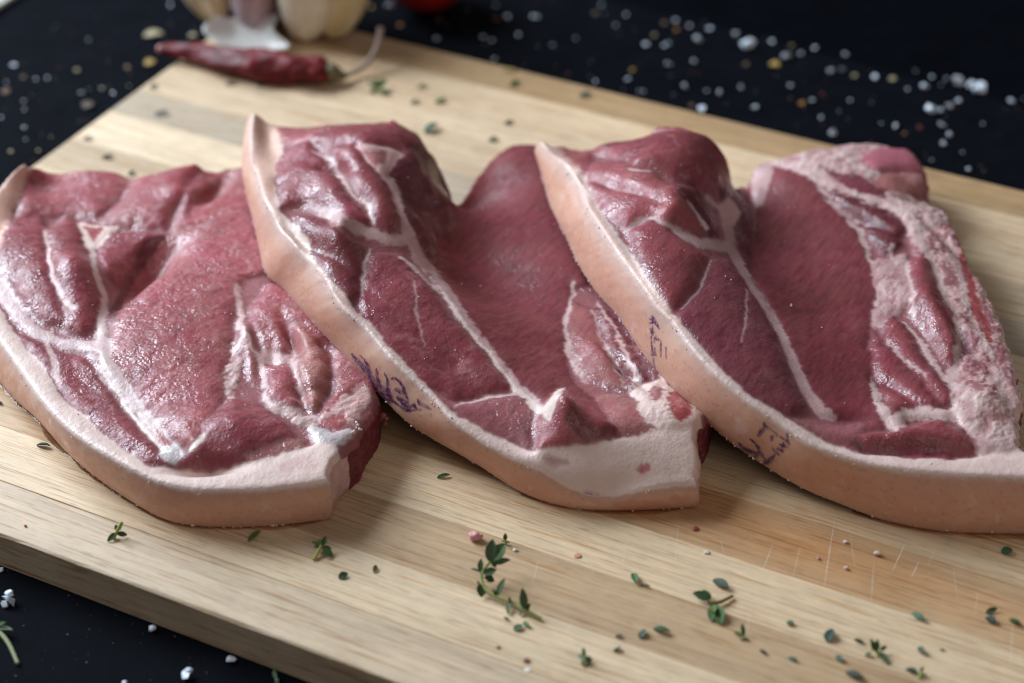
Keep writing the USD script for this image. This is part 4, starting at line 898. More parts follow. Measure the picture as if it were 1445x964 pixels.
def shred(root, name, lumps, tint, mt, seed):
    """A ragged bit of tissue: knobbly lumps (x, y, height mm, radius mm) run together into one piece."""
    from manifold3d import Manifold, Mesh
    body = None
    for x, y, h, r in lumps:
        c = PB(x, y, h)
        s = Manifold.sphere(r * 1e-3, 20).translate(list(map(float, c)))
        body = s if body is None else body + s
    mm_ = body.refine_to_length(0.0004).to_mesh()
    t = trimesh.Trimesh(mm_.vert_properties[:, :3], mm_.tri_verts, process=True)
    trimesh.smoothing.filter_taubin(t, iterations=6)
    n = np.array(t.vertex_normals)
    t.vertices = t.vertices + n * (0.00035 * fbm(np.array(t.vertices) * 900, 2, seed))[:, None]
    emit(name, root, t.vertices, t.faces, mt, np.array(t.vertex_normals), tint=np.tile(tint, (len(t.vertices), 1)) * (1 + 0.15 * fbm(np.array(t.vertices) * 500, 2, seed))[:, None])


shred(roots[0][0], 'meat_shred', [(16, 536, 6, .9), (20, 541, 5, 1.2), (24, 547, 4, 1.5), (29, 550, 3.5, 1.2), (33, 553, 3.2, .9), (26, 541, 5.5, .9)], (.62, .22, .22), FAT, 3)
shred(roots[0][0], 'meat_shred', [(44, 572, 3, .8), (48, 576, 2.6, .9), (52, 579, 2.2, .6)], (.66, .36, .34), FAT, 4)
shred(roots[0][0], 'meat_shred', [(520, 592, 9, 2.6), (528, 590, 8, 2.0), (535, 588, 8, 1.4), (541, 586, 8, 1.0), (545, 590, 7, .8), (544, 598, 6, .6), (518, 604, 7, 2.4)], (.32, .08, .075), MEAT, 5)
shred(roots[0][0], 'fat_string', [(500, 608, 16.5, .35), (503, 604, 17, .35), (505, 600, 17.5, .35), (503, 596, 17.5, .35), (507, 606, 17, .35), (510, 607, 16.5, .35), (498, 610, 16.3, .4)], (.80, .70, .66), FAT, 6)
shred(roots[1][0], 'fat_shred', [(660, 640, 4.5, .6), (664, 640, 4.5, .7), (662, 645, 4, .5)], (.80, .66, .62), FAT, 7)
shred(roots[1][0], 'meat_shred', [(556, 174, 32, .9), (552, 172, 32.5, .8), (560, 177, 31.5, .7)], (.62, .24, .24), FAT, 8)
# ------------------------------------------------------------------ small things
def tinted(name, rough, spec=0.5, coat=0.0, trans=0.0, bump_s=900.0, bump_h=0.00008, var=0.18, scale=700.0, sss=0.0):
    n = {'g': ('geometry', {}), 'a': ('attribute', {'attribute': 'tint'}), 'n': ('noise_texture', {'scale': scale, 'detail': 3.0}), 'n2': ('noise_texture', {'scale': bump_s, 'detail': 2.0}),
         'r': ('map_range', {'from_min': 0.3, 'from_max': 0.7, 'to_min': 1 - var, 'to_max': 1 + var, 'clamp': True}), 'm': ('vector_math', {'math_type': 'scale'}), 'b': ('bump', {'strength': 1.0, 'distance': bump_h}),
         'p': ('principled_bsdf', {'roughness': rough, 'specular_ior_level': spec, 'coat_weight': coat, 'coat_roughness': 0.15, 'transmission_weight': trans, 'subsurface_weight': sss, 'subsurface_scale': 0.002, 'subsurface_radius': (1.0, 0.8, 0.6)})}
    l = [('g.position', 'n.vector'), ('g.position', 'n2.vector'), ('n.fac', 'r.value'), ('a.color', 'm.vector1'), ('r.result', 'm.scale'), ('m.vector', 'p.base_color'), ('n2.fac', 'b.height'), ('b.normal', 'p.normal')]
    return mat(name, n, l)


LEAF = mat('thyme_leaf', {'a': ('attribute', {'attribute': 'tint'}), 'g': ('geometry', {}), 'n': ('noise_texture', {'scale': 1600.0, 'detail': 2.0}), 'b': ('bump', {'distance': 0.0001}),
                          'p': ('principled_bsdf', {'roughness': 0.62, 'specular_ior_level': 0.25}), 't': ('translucent_bsdf', {}), 'm': ('mix_closure', {'fac': 0.12})},
           [('a.color', 'p.base_color'), ('a.color', 't.color'), ('g.position', 'n.vector'), ('n.fac', 'b.height'), ('b.normal', 'p.normal'), ('p.BSDF', 'm.closure1'), ('t.BSDF', 'm.closure2')], surface='m.closure')
SALT = mat('sea_salt', {'g': ('geometry', {}), 'n': ('noise_texture', {'scale': 700.0, 'detail': 3.0}), 'b': ('bump', {'distance': 0.0002}),
                        'p': ('principled_bsdf', {'base_color': (.80, .88, .98), 'roughness': 0.35, 'transmission_weight': 0.08, 'ior': 1.5})}, [('g.position', 'n.vector'), ('n.fac', 'b.height'), ('b.normal', 'p.normal')])
SPICE = tinted('dried_spice', 0.7)
CHILI = tinted('dried_chili_skin', 0.5, spec=0.25, coat=0.0, bump_s=350.0, bump_h=0.0004, var=0.35, scale=180.0)
GARLIC = tinted('garlic_skin', 0.42, coat=0.15, bump_s=260.0, bump_h=0.0003, var=0.10, scale=220.0)
TOMATO = tinted('tomato_skin', 0.2, coat=0.4, var=0.08)
SCRATCH = mat('scored_bamboo', {'p': ('principled_bsdf', {'base_color': (.78, .68, .56), 'roughness': 0.6})}, [])

GREENS = [(.066, .125, .040), (.085, .155, .046), (.055, .098, .038), (.125, .185, .045), (.095, .145, .070), (.14, .20, .10)]
BOARD_Z = ZB


def leaf_mesh(L, Wd, fold=0.35, curl=0.25, twist=0.0, nu=9, nv=5):
    """A thyme leaf: pointed ellipse along +x from the origin, folded along its midrib, edges rolled under, 0.25 mm thick."""
    u = np.linspace(0, 1, nu)
    vv = np.linspace(-1, 1, nv)
    prof = np.sin(np.pi * np.clip(u, 0, 1) ** 0.85) ** 0.75
    prof[0] = 0.16
    prof[-1] = 0.02
    U, Vv = np.meshgrid(u, vv, indexing='ij')
    y = Vv * prof[:, None] * Wd / 2
    x = U * L
    z = np.abs(y) * fold - 0.5 * fold * (2 * y / Wd) ** 2 * np.abs(y) + curl * L * (U - U ** 2) * 1.2 + twist * y * U
    top = np.dstack([x, y, z]).reshape(-1, 3)
    bot = top - [0, 0, 0.00022]
    I = np.arange(nu * nv).reshape(nu, nv)
    q = np.stack([I[:-1, :-1], I[1:, :-1], I[1:, 1:], I[:-1, 1:]], -1).reshape(-1, 4)
    ring = np.concatenate([I[:, 0], I[-1, 1:], I[-2::-1, -1], I[0, -2:0:-1]])
    side = np.stack([ring, ring + nu * nv, np.roll(ring, -1) + nu * nv, np.roll(ring, -1)], -1)
    f = np.vstack([q, q[:, ::-1] + nu * nv, side])
    return trimesh.Trimesh(np.vstack([top, bot]), np.vstack([f[:, [0, 1, 2]], f[:, [0, 2, 3]]]), process=False)


def tube(pts, radii, sides=8):
    pts = np.asarray(pts, float)
    radii = np.broadcast_to(np.asarray(radii, float), (len(pts),))
    t = np.gradient(pts, axis=0)
    t /= np.linalg.norm(t, axis=1, keepdims=True)
    ref = np.array([0, 0, 1.0]) if abs(t[:, 2]).mean() < 0.8 else np.array([1.0, 0, 0])
    s = np.cross(t, ref)
    s /= np.linalg.norm(s, axis=1, keepdims=True) + 1e-12
    b = np.cross(s, t)
    a = np.linspace(0, 2 * np.pi, sides, endpoint=False)
    ring = pts[:, None] + radii[:, None, None] * (np.cos(a)[None, :, None] * s[:, None] + np.sin(a)[None, :, None] * b[:, None])
    V = np.vstack([ring.reshape(-1, 3), pts[:1], pts[-1:]])
    I = np.arange(len(pts) * sides).reshape(len(pts), sides)
    J = np.roll(I, -1, 1)
    q = np.stack([I[:-1], J[:-1], J[1:], I[1:]], -1).reshape(-1, 4)
    f = np.vstack([q[:, [0, 1, 2]], q[:, [0, 2, 3]], np.column_stack([J[0], I[0], np.full(sides, len(V) - 2)]), np.column_stack([I[-1], J[-1], np.full(sides, len(V) - 1)])])
    m = trimesh.Trimesh(V, f, process=False)
    return m if m.volume > 0 else trimesh.Trimesh(V, f[:, ::-1], process=False)


def place(m, p, yaw=0.0, pitch=0.0, roll=0.0):
    m = m.copy()
    R = trimesh.transformations.euler_matrix(roll, -pitch, yaw, 'sxyz')
    m.apply_transform(R)
    m.apply_translation(p)
    return m


def ground_dir(px, py, qx, qy, z=BOARD_Z):
    d = P(qx, qy, z) - P(px, py, z)
    return math.atan2(d[1], d[0]), float(np.linalg.norm(d))


def put(name, mesh, material, tint, label, cat, group=None, smooth=50):
    v, f, n = meshkit.arrays(mesh, smooth)
    c = np.tile(np.array(tint, float), (len(v), 1))
    pr = emit(name, '/World', v, f, material, n, tint=c)
    data(pr, label=label, category=cat)
    if group:
        data(pr, group=group)
    return pr


r3 = np.random.default_rng(21)


def loose_leaf(x0, y0, x1, y1, label, width=0.45, tone=None, lift=0.15, z=None, fold=0.5, group=None):
    """A loose leaf from (x0, y0) to (x1, y1) of the photograph, lying on the board."""
    z = BOARD_Z if z is None else z
    yaw, L = ground_dir(x0, y0, x1, y1, z)
    L = min(max(L * 0.9, 0.0012), 0.0085)
    m = leaf_mesh(L, L * width, fold=fold * r3.uniform(.7, 1.3), curl=r3.uniform(.1, .3), twist=r3.uniform(-.6, .6))
    m = place(m, [0, 0, 0], yaw, lift, r3.uniform(-.4, .4))
    p = P(x0, y0, z)
    m.apply_translation([p[0], p[1], z - m.vertices[:, 2].min() + 0.00003])
    put('thyme_leaf', m, LEAF, np.array(GREENS[int(r3.integers(0, 5))] if tone is None else tone) * r3.uniform(.85, 1.15), label, 'thyme leaf', group)


def sprig(name, label, base, stem_px, leaves, stem_r=0.0005, stem_tint=(.32, .36, .12), z=None):
    """stem_px: (x, y, height mm) along the stem; leaves: (x, y, height mm, tip x, tip y, tip height mm, width factor, tone)."""
    z = BOARD_Z if z is None else z
    root = thing(name, label, 'thyme sprig')
    st = catmull([P(x, y, z + h * 1e-3) for x, y, h in stem_px], 6)
    v, f, n = meshkit.arrays(tube(st, np.linspace(stem_r, stem_r * 0.7, len(st)), 7), 60)
    emit('stem', root, v, f, LEAF, n, tint=np.tile(stem_tint, (len(v), 1)))
    for x, y, h, tx, ty, th, wf, tone in leaves:
        a, b = P(x, y, z + h * 1e-3), P(tx, ty, z + th * 1e-3)
        d = b - a
        L = np.linalg.norm(d)
        yaw, pit = math.atan2(d[1], d[0]), math.asin(np.clip(d[2] / L, -1, 1))
        m = place(leaf_mesh(L * 1.05, L * wf * 1.1, fold=0.5, curl=0.12), a, yaw, pit, r3.uniform(-.5, .5))
        v, f, n = meshkit.arrays(m, 50)
        emit('leaf', root, v, f, LEAF, n, tint=np.tile(np.array(GREENS[tone]) * r3.uniform(.9, 1.1), (len(v), 1)))


# --- the large sprig in front of the middle chop
sprig('thyme_sprig', 'largest thyme sprig, curved, in front of the middle chop', None,
      [(763, 873, .6), (742, 862, 1), (720, 850, 1.3), (700, 842, 1.5), (684, 830, 2.0), (679, 815, 3.0), (684, 802, 4.0), (692, 792, 5)],
      [(690, 792, 5, 695, 762, 9, .5, 4), (693, 792, 5, 713, 768, 8, .6, 1), (696, 796, 4.5, 719, 790, 5, .4, 2), (692, 792, 5.5, 700, 800, 4, .8, 1), (680, 808, 3.5, 665, 803, 4, .5, 0), (678, 806, 3.6, 679, 789, 6.5, .45, 4), (683, 810, 3.4, 700, 804, 4.5, .6, 2),
       (684, 814, 3, 697, 820, 1.5, .7, 2), (680, 824, 2.5, 679, 842, .8, .75, 0), (676, 826, 2.3, 674, 820, 3.5, .6, 3), (702, 840, 1.6, 712, 817, 5.5, .35, 4), (700, 840, 1.6, 696, 833, 3, .6, 3), (720, 850, 1.3, 718, 843, 3, .5, 2), (718, 852, 1.2, 717, 866, .5, .35, 4), (740, 860, 1.2, 737, 831, 6.5, .36, 4),
       (738, 861, 1.1, 733, 868, .4, .5, 0), (742, 862, 1, 748, 852, 3, .5, 2)], stem_r=0.0006, stem_tint=(.34, .36, .13))
sprig('thyme_sprig', 'tiny thyme tip standing beside the largest sprig', None, [(714, 768, .2), (713, 762, 1.5)], [(713, 762, 1.3, 713, 753, 3.5, .5, 0), (713, 764, 1, 719, 766, .5, .5, 2), (712, 764, 1, 708, 763, 1, .6, 3)], 0.0004)
sprig('thyme_sprig', 'small thyme tip with a yellow bud in front of the left chop', None, [(160, 760, .4), (164, 752, 1.5), (172, 737, 5)],
      [(164, 752, 1.6, 152, 764, .3, .45, 1), (165, 753, 1.6, 179, 755, .6, .5, 2), (166, 749, 2, 163, 741, 3, .7, 0), (168, 748, 2.6, 173, 738, 5, .5, 3)], 0.0006, (.42, .44, .10))
sprig('thyme_sprig', 'star shaped thyme tip with a yellow stem below the left chop’s cut end', None, [(443, 790, .3), (447, 782, 1), (453, 770, 2.2)],
      [(453, 772, 2, 441, 764, 2.5, .5, 1), (453, 772, 2, 443, 772, 1.5, .6, 4), (455, 770, 2.2, 460, 757, 4, .5, 2), (455, 774, 2, 469, 785, .5, .6, 0), (454, 773, 2, 467, 774, 1.2, .5, 1), (452, 770, 2.2, 452, 760, 4, .5, 3)], 0.0006, (.42, .42, .10))
sprig('thyme_sprig', 'pale star shaped thyme tip near the front edge, right of the largest sprig', None, [(824, 938, .3), (825, 925, 1.5)],
      [(825, 927, 1.3, 823, 914, 3, .4, 5), (825, 928, 1.3, 836, 932, .6, .6, 4), (824, 929, 1.3, 816, 924, 1, .5, 5), (825, 930, 1, 822, 940, .4, .45, 4), (827, 930, 1.2, 834, 937, .4, .6, 0)], 0.0004)
sprig('thyme_sprig', 'thyme sprig with a brown stem and dark curled leaves right of the front middle', None, [(1000, 848, .4), (1014, 850, 1), (1034, 841, .7)],
      [(1002, 846, .8, 979, 837, 1.6, .55, 2), (1003, 846, .8, 992, 833, 1.8, .5, 1), (1007, 853, .8, 1004, 876, .3, .4, 0), (1010, 856, .8, 1018, 880, .5, .55, 1), (1006, 855, 1, 1008, 864, 2, .5, 3)], 0.0006, (.20, .15, .05))
sprig('thyme_sprig', 'small V shaped pair of thyme leaves left of the round scatter at the front right', None, [(1046, 903, .2), (1050, 897, .7)], [(1049, 899, .6, 1036, 892, 1, .35, 3), (1050, 898, .7, 1047, 880, 3, .32, 1), (1051, 899, .7, 1057, 905, .2, .4, 4)], 0.0004)
sprig('thyme_sprig', 'bright green upright thyme bud, brightest at the front right', None, [(1240, 925, .3), (1234, 912, 1.5)],
      [(1233, 918, 1, 1229, 902, 3.8, .45, 3), (1236, 920, 1, 1238, 903, 3.5, .45, 1), (1230, 921, .8, 1221, 925, .3, .6, 0), (1240, 920, 1, 1254, 937, .2, .45, 5), (1242, 918, 1, 1251, 912, 1.5, .5, 2)], 0.0006, (.40, .45, .12))
sprig('thyme_sprig', 'tiny yellow green thyme bud at the front right, touching a dark leaf', None, [(1297, 957, .2), (1300, 946, 1.2)], [(1299, 949, 1, 1303, 941, 2, .5, 3), (1299, 952, .8, 1308, 953, .3, .5, 3), (1298, 951, .8, 1292, 948, .5, .5, 1)], 0.0004, (.42, .46, .12))
sprig('thyme_sprig', 'blurred thyme tip at the back of the board, right of the chili stalk', None, [(540, 133, .3), (532, 124, 1.5)],
      [(533, 125, 1.2, 518, 116, 2, .5, 5), (533, 125, 1.2, 545, 112, 3, .5, 1), (533, 127, 1, 522, 131, .5, .5, 4), (536, 127, 1, 550, 133, .5, .5, 0), (533, 124, 1.5, 530, 112, 3.5, .5, 1)], 0.0006)
for args in [
        (351, 765, 370, 751, 'dark thyme leaf under the rind of the left chop', .42), (478, 817, 493, 811, 'stubby thyme leaf between the star shaped tip and the largest sprig', .75), (528, 809, 532, 799, 'tiny brown thyme bit left of the largest sprig', .5, (.16, .13, .05)),
        (617, 675, 637, 672, 'thyme leaf in the gap between the left and the middle chop', .35), (52, 629, 74, 633, 'black green thyme leaf left of the left chop’s rind', .38, (.02, .035, .02)), (-4, 568, 5, 572, 'thyme leaf cut off by the left picture edge', .4, (.02, .035, .02)),
        (725, 890, 739, 884, 'small round thyme leaf just below the largest sprig', .7), (738, 879, 749, 888, 'narrow thyme leaf touching the round one below the largest sprig', .45), (711, 872, 719, 877, 'thyme crumb at the foot of the largest sprig', .4, (.09, .13, .10)),
        (868, 899, 880, 898, 'pale thyme crumb left of the pair of long leaves', .5, (.13, .14, .11)), (866, 920, 877, 914, 'thyme crumb nearest the pale star shaped tip', .6), (893, 810, 899, 829, 'upright thyme leaf in front of the middle chop’s right end', .38, (.07, .15, .055)), (905, 826, 919, 830, 'thin brown thyme shaving beside the upright leaf', .3, (.14, .12, .05)),
        (903, 902, 911, 889, 'small thyme leaf left of the long dark leaf', .55, (.06, .10, .07)), (922, 888, 949, 896, 'long dark thyme leaf below the sprig with the brown stem', .40), (1006, 819, 1031, 836, 'grey green thyme leaf above the sprig with the brown stem', .42, (.075, .09, .065)), (1110, 879, 1122, 884, 'stubby thyme leaf in the middle of the front right', .7),
        (1168, 907, 1175, 889, 'dark oval thyme leaf left of the bright bud', .62, (.045, .075, .055)), (1205, 903, 1220, 909, 'flat grey thyme leaf touching the bright bud', .5, (.10, .13, .09)), (1287, 866, 1308, 880, 'pale shiny thyme leaf above the bright bud', .38, (.12, .19, .12)), (1296, 914, 1305, 927, 'grey thyme leaf right of the bright bud', .5, (.10, .12, .09)),
        (1278, 945, 1296, 952, 'dark thyme leaf touching the tiny yellow green bud', .55, (.05, .075, .05)), (1180, 926, 1190, 937, 'small folded thyme leaf below the dark oval one', .55, (.09, .14, .10)), (1112, 929, 1128, 936, 'thin thyme leaf at the very front, under the stubby one', .35, (.09, .15, .10)), (1072, 918, 1083, 925, 'tiny dark thyme bit at the front, right of the V shaped pair', .6, (.06, .075, .04)),
        (1193, 949, 1223, 963, 'largest loose thyme leaf, grey, at the bottom edge of the picture', .42, (.085, .10, .075)), (1391, 866, 1409, 861, 'upper of the three thyme leaves at the right picture edge', .45), (1391, 872, 1407, 883, 'middle, darkest of the three thyme leaves at the right picture edge', .6, (.055, .08, .065)), (1424, 875, 1443, 886, 'lowest of the three thyme leaves at the right picture edge', .45),
        (1413, 780, 1431, 779, 'round thyme leaf under the rind of the right chop', .85, (.05, .11, .05)), (1326, 917, 1334, 919, 'thyme crumb far right of the bright bud', .4, (.10, .15, .11))]:
    x0, y0, x1, y1, lb, wd, *tn = args
    loose_leaf(x0, y0, x1, y1, lb, wd, tn[0] if tn else None)
for args in [(590, 125, 603, 121, 'blurred thyme leaf right of the thyme tip at the back', .5), (580, 147, 593, 143, 'blurred thyme leaf below the thyme tip at the back', .5), (614, 146, 632, 142, 'blurred dark pair like thyme leaf above the middle chop', .5), (720, 122, 736, 118, 'dark thyme leaf near the far edge of the board', .55), (818, 138, 837, 134, 'grey thyme leaf by the far edge, right of the dark one', .5, (.11, .12, .09)),
             (600, 189, 621, 178, 'pale blue green thyme leaf behind the middle chop', .5, (.10, .19, .14)), (690, 200, 703, 195, 'dark thyme bit just behind the middle chop’s smooth lean', .6), (712, 176, 726, 173, 'faint thyme bit between the pale leaf and the far edge', .5, (.13, .13, .10)), (212, 126, 224, 121, 'pale thyme bit near the left edge of the board', .5, (.13, .17, .15)), (218, 163, 242, 160, 'faint thyme leaf on the grey strip at the back left', .4, (.15, .15, .13)),
             (118, 198, 132, 195, 'pale green thyme bit at the left edge of the board', .5, (.12, .18, .14)), (144, 224, 162, 221, 'dark thyme leaf just behind the left chop', .5, (.07, .075, .05)), (318, 120, 334, 116, 'faint thyme bit in front of the chili, left one', .5, (.14, .17, .12)), (364, 123, 379, 118, 'dark thyme bit in front of the chili, right one', .5, (.08, .09, .06)), (182, 248, 192, 243, 'green thyme tip showing behind the notch of the left chop', .6)]:
    x0, y0, x1, y1, lb, wd, *tn = args
    loose_leaf(x0, y0, x1, y1, lb, wd, tn[0] if tn else None)

# --- a bare thyme stem lying on the slate at the front left, and one under the board's edge
sprig('thyme_sprig', 'pale bare thyme stem on the slate in the near left corner', None, [(-30, 862, .6), (-8, 884, .8), (12, 908, .9), (25, 936, .6)], [(-6, 886, 1, 17, 889, 2, .3, 4), (-8, 884, 1, 8, 878, 3, .3, 0), (-20, 872, 1, -4, 862, 2, .3, 1)], 0.0008, (.30, .33, .17), 0.0)
sprig('thyme_sprig', 'blue green thyme tip on the slate at the foot of the board', None, [(392, 962, .8), (386, 950, 1)], [(389, 958, 1, 386, 946, 2, .4, 5), (391, 962, 1, 386, 972, .5, .4, 5)], 0.0005, (.12, .2, .16), 0.0)


def chunk(size, n=14, flat=0.75):
    p = r3.normal(size=(n, 3))
    p /= np.linalg.norm(p, axis=1, keepdims=True)
    p *= r3.uniform(.75, 1.05, (n, 1)) * [1, r3.uniform(.7, 1), flat]
    m = trimesh.convex.convex_hull(p * size / 2)
    m.apply_translation([0, 0, -m.vertices[:, 2].min()])
    return m


def crystal(px, py, spx, label, group=None, z=0.0, k=1.25):
    c = P(px, py, z)
    d = float((c - CAM) @ FWD)
    size = max(spx * k * d / FPX, 0.0009)
    g = chunk(size * r3.uniform(.75, 1.3), int(r3.integers(7, 13)), r3.uniform(.5, .95))
    if spx > 20:
        for _ in range(2):
            e = chunk(size * 0.6)
            e.apply_translation([r3.uniform(-.4, .4) * size, r3.uniform(-.4, .4) * size, r3.uniform(0, .35) * size])
            g = trimesh.util.concatenate([g, e])
        g = trimesh.convex.convex_hull(g.vertices) if r3.random() < 0.25 else g
    g.apply_translation([c[0], c[1], z + 0.00002])
    put('salt_crystal', g, SALT, (1, 1, 1), label, 'salt crystal', group, smooth=False)


BL = 'small white salt crystal on the black slate behind the board, right of the garlic'
BG = 'salt crystals behind the board'
S3 = [(140, 80, 20), (190, 105, 18), (270, 115, 20), (225, 155, 24), (360, 140, 26), (500, 160, 18), (610, 207, 24), (665, 185, 18), (775, 210, 18), (115, 245, 26), (175, 332, 24), (308, 355, 18), (720, 270, 20), (765, 265, 22), (890, 292, 22), (1040, 268, 20), (1072, 327, 24), (1130, 322, 18), (1100, 292, 16),
      (1155, 300, 12), (1395, 387, 20), (1443, 375, 14), (793, 378, 20), (655, 377, 16), (435, 408, 24), (965, 478, 28), (570, 325, 14), (1010, 335, 14), (390, 330, 16), (258, 345, 14), (1290, 468, 12), (1215, 575, 14), (1100, 605, 12), (910, 465, 10), (685, 445, 12), (30, 170, 16), (100, 175, 18), (210, 235, 18), (20, 345, 12)]
for x, y, s in S3:
    crystal(900 + x / 2.653, y / 2.653, s / 2.653, BL, BG)
for x, y, s in [(655, 255, 20), (605, 160, 20), (645, 175, 14), (755, 155, 16), (900, 195, 18), (660, 25, 18), (710, 80, 18), (840, 80, 20), (1110, 25, 16), (455, 115, 18), (1000, 168, 16), (1215, 70, 14), (1170, 115, 14), (1220, 340, 16), (1085, 350, 18), (1270, 390, 14), (820, 75, 14), (1390, 190, 18)]:
    crystal(480 + x / 3.01, y / 3.01, s / 3.01, BL, BG)
for x, y, s, lb in [(1272, 345, 58, 'largest salt crystal, white, at the far right behind the board'), (1198, 318, 46, 'second largest salt crystal, just left of the largest at the far right'), (1198, 380, 30, 'salt crystal below the two largest at the far right'), (1165, 405, 22, 'salt crystal in the middle of the chain below the largest'),
                    (1135, 420, 18, 'smallest salt crystal in the chain below the largest'), (1100, 420, 40, 'tall salt crystal at the left end of the chain below the largest'), (1138, 480, 20, 'uppermost of the three salt crystals under the chain'), (1165, 512, 24, 'middle and largest of the three salt crystals under the chain'), (1142, 545, 20, 'lowest of the three salt crystals under the chain'),
                    (730, 503, 34, 'salt crystal just behind the fatty top of the right chop'), (240, 418, 32, 'salt crystal touching the far edge of the board'), (1238, 640, 16, 'salt crystal nearest the board at the far right'), (410, 180, 50, 'broad salt crystal left of the yellow crescent flake'), (555, 220, 32, 'salt crystal touching the yellow crescent flake')]:
    crystal(900 + x / 2.653, y / 2.653, s / 2.653, lb)
crystal(480 + 410 / 3.01, 170 / 3.01, 26 / 3.01, 'bright salt crystal behind the board, right of the chili stalk')
crystal(480 + 205 / 3.01, 35 / 3.01, 34 / 3.01, 'dull salt crystal between the garlic and the tomato')
for x, y, s in [(75, 375, 26), (38, 468, 16), (203, 452, 20), (272, 452, 18), (135, 577, 18), (140, 628, 18), (138, 728, 26), (148, 798, 24), (8, 670, 14), (465, 535, 24), (505, 510, 20), (572, 512, 26), (730, 490, 20), (968, 38, 26), (500, 230, 14), (130, 440, 12), (640, 530, 14)]:
    crystal(x / 4.0167, y / 4.0167, s / 4.0167, 'small white salt crystal on the slate left of the board', 'salt crystals left of the board')
for x, y, s, lb in [(17, 853, 27, 'lumpy salt crystal in the near left, beside the board’s front edge'), (268, 956, 21, 'smooth salt crystal at the bottom edge of the picture'), (215, 890, 17, 'salt crystal half hidden by the board’s front edge'), (326, 934, 15, 'salt crystal touching the front edge, right of the half hidden one'), (176, 966, 12, 'salt crystal cut off by the bottom of the picture'), (2, 806, 12, 'salt crystal cut off by the left of the picture at the board’s foot')]:
    crystal(x, y, s, lb, k=1.0)

# --- dried flakes on the slate
YEL, PAL, ORA, RED = (.36, .23, .05), (.34, .29, .17), (.26, .11, .02), (.09, .014, .01)


def flake(px, py, lpx, wpx, ang, tint, label, group=None, z=0.0):
    c = P(px, py, z)
    d = float((c - CAM) @ FWD)
    L, Wd = lpx * d / FPX, wpx * d / FPX / 0.65
    m = leaf_mesh(L, Wd, fold=.3, curl=.35)
    m.apply_translation([-L / 2, 0, 0])
    m = place(m, [0, 0, 0], math.radians(ang), 0.1, r3.uniform(-.3, .3))
    m.apply_translation([c[0], c[1], z - m.vertices[:, 2].min() + 0.00003])
    put('dried_flake', m, SPICE, tint, label, 'spice flake', group)


flake(1093, 93, 17, 8, -45, YEL, 'curved yellow flake among the salt at the far right')
flake(217, 51, 28, 9, 5, PAL, 'long pale flake behind the tip of the chili')
flake(212, 90, 16, 9, 30, YEL, 'yellow flake beside the tip of the chili')
flake(272, 52, 12, 7, 0, PAL, 'pale flake between the chili and the garlic')
flake(719, 101, 20, 4, -8, (.38, .28, .08), 'thin yellow flake on the far edge of the board', z=ZB)
for x, y, s, t in [(955, 43, 7, ORA), (923, 51, 6, PAL), (1205, 108, 7, PAL), (1260, 113, 10, PAL), (1131, 147, 9, ORA), (1117, 66, 6, PAL), (938, 34, 8, (.10, .06, .03)), (699, 28, 7, ORA), (565, 37, 8, ORA), (525, 12, 6, YEL), (893, 100, 7, YEL), (801, 106, 6, RED), (108, 100, 7, PAL), (180, 96, 7, (.16, .11, .06)), (15, 215, 6, PAL), (54, 213, 4, PAL),
                   (8, 131, 12, (.10, .05, .02)), (33, 110, 7, (.10, .05, .02)), (1298, 181, 8, RED), (1160, 134, 6, RED), (1390, 130, 7, (.10, .06, .03)), (660, 15, 6, (.12, .08, .04)), (125, 150, 18, (.06, .035, .02)), (1052, 92, 8, (.12, .07, .03)), (1276, 190, 6, (.20, .09, .03)), (975, 150, 7, (.10, .05, .03)), (620, 30, 8, (.12, .05, .02)), (840, 20, 8, (.10, .07, .04))]:
    flake(x, y, s, s * .7, r3.uniform(0, 180), t, 'tiny dried spice flake scattered among the salt on the slate', 'spice flakes on the slate')
# spice dust and salt dust on the slate: far too small and many to count
vs, fs, cs, k0 = [], [], [], 0
ico = trimesh.creation.icosphere(subdivisions=0)
spots = [(r3.uniform(0, 420), r3.uniform(800, 964), 0.5) for _ in range(80)] + [(r3.uniform(0, 330), r3.uniform(20, 230), 1.0) for _ in range(90)] + [(r3.uniform(500, 1445), r3.uniform(0, 260), 1.0) for _ in range(220)]
for x, y, sc in spots:
    if 500 < x and y < 0.25 * (x - 900) + 6:
        continue
    c = P(x, y, 0.0)
    s = sc * r3.uniform(.12, .42) * 1e-3
    m = ico.vertices * s * r3.uniform(.6, 1.3, 3)
    vs.append(m + [c[0], c[1], s * .6])
    fs.append(ico.faces + k0)
    k0 += len(m)
    cs.append(np.tile([(.20, .09, .03), (.3, .3, .34), (.10, .06, .03), (.16, .03, .015), (.28, .25, .2)][int(r3.integers(0, 5))], (len(m), 1)))
dust = emit('spice_dust', '/World', np.vstack(vs), np.vstack(fs), SPICE, tint=np.vstack(cs))
data(dust, label='fine brown and white spice dust sprinkled over the black slate', category='spice dust', kind='stuff')


# --- shreds of meat and fat on the board
def lump(px, py, spx, tint, label, z=BOARD_Z, material=None, flat=.7, cat='meat crumb', name='meat_crumb'):
    c = P(px, py, z)
    d = float((c - CAM) @ FWD)
    s = spx * d / FPX / 2
    m = trimesh.creation.icosphere(subdivisions=3)
    n = fbm(m.vertices * 1.7 + px, 3, 5)
    m.vertices = m.vertices * (1 + 0.35 * n[:, None]) * s * [1.1, .9, flat]
    m.apply_translation([c[0], c[1], z - m.vertices[:, 2].min()])
    put(name, m, material or FAT, tint, label, cat)


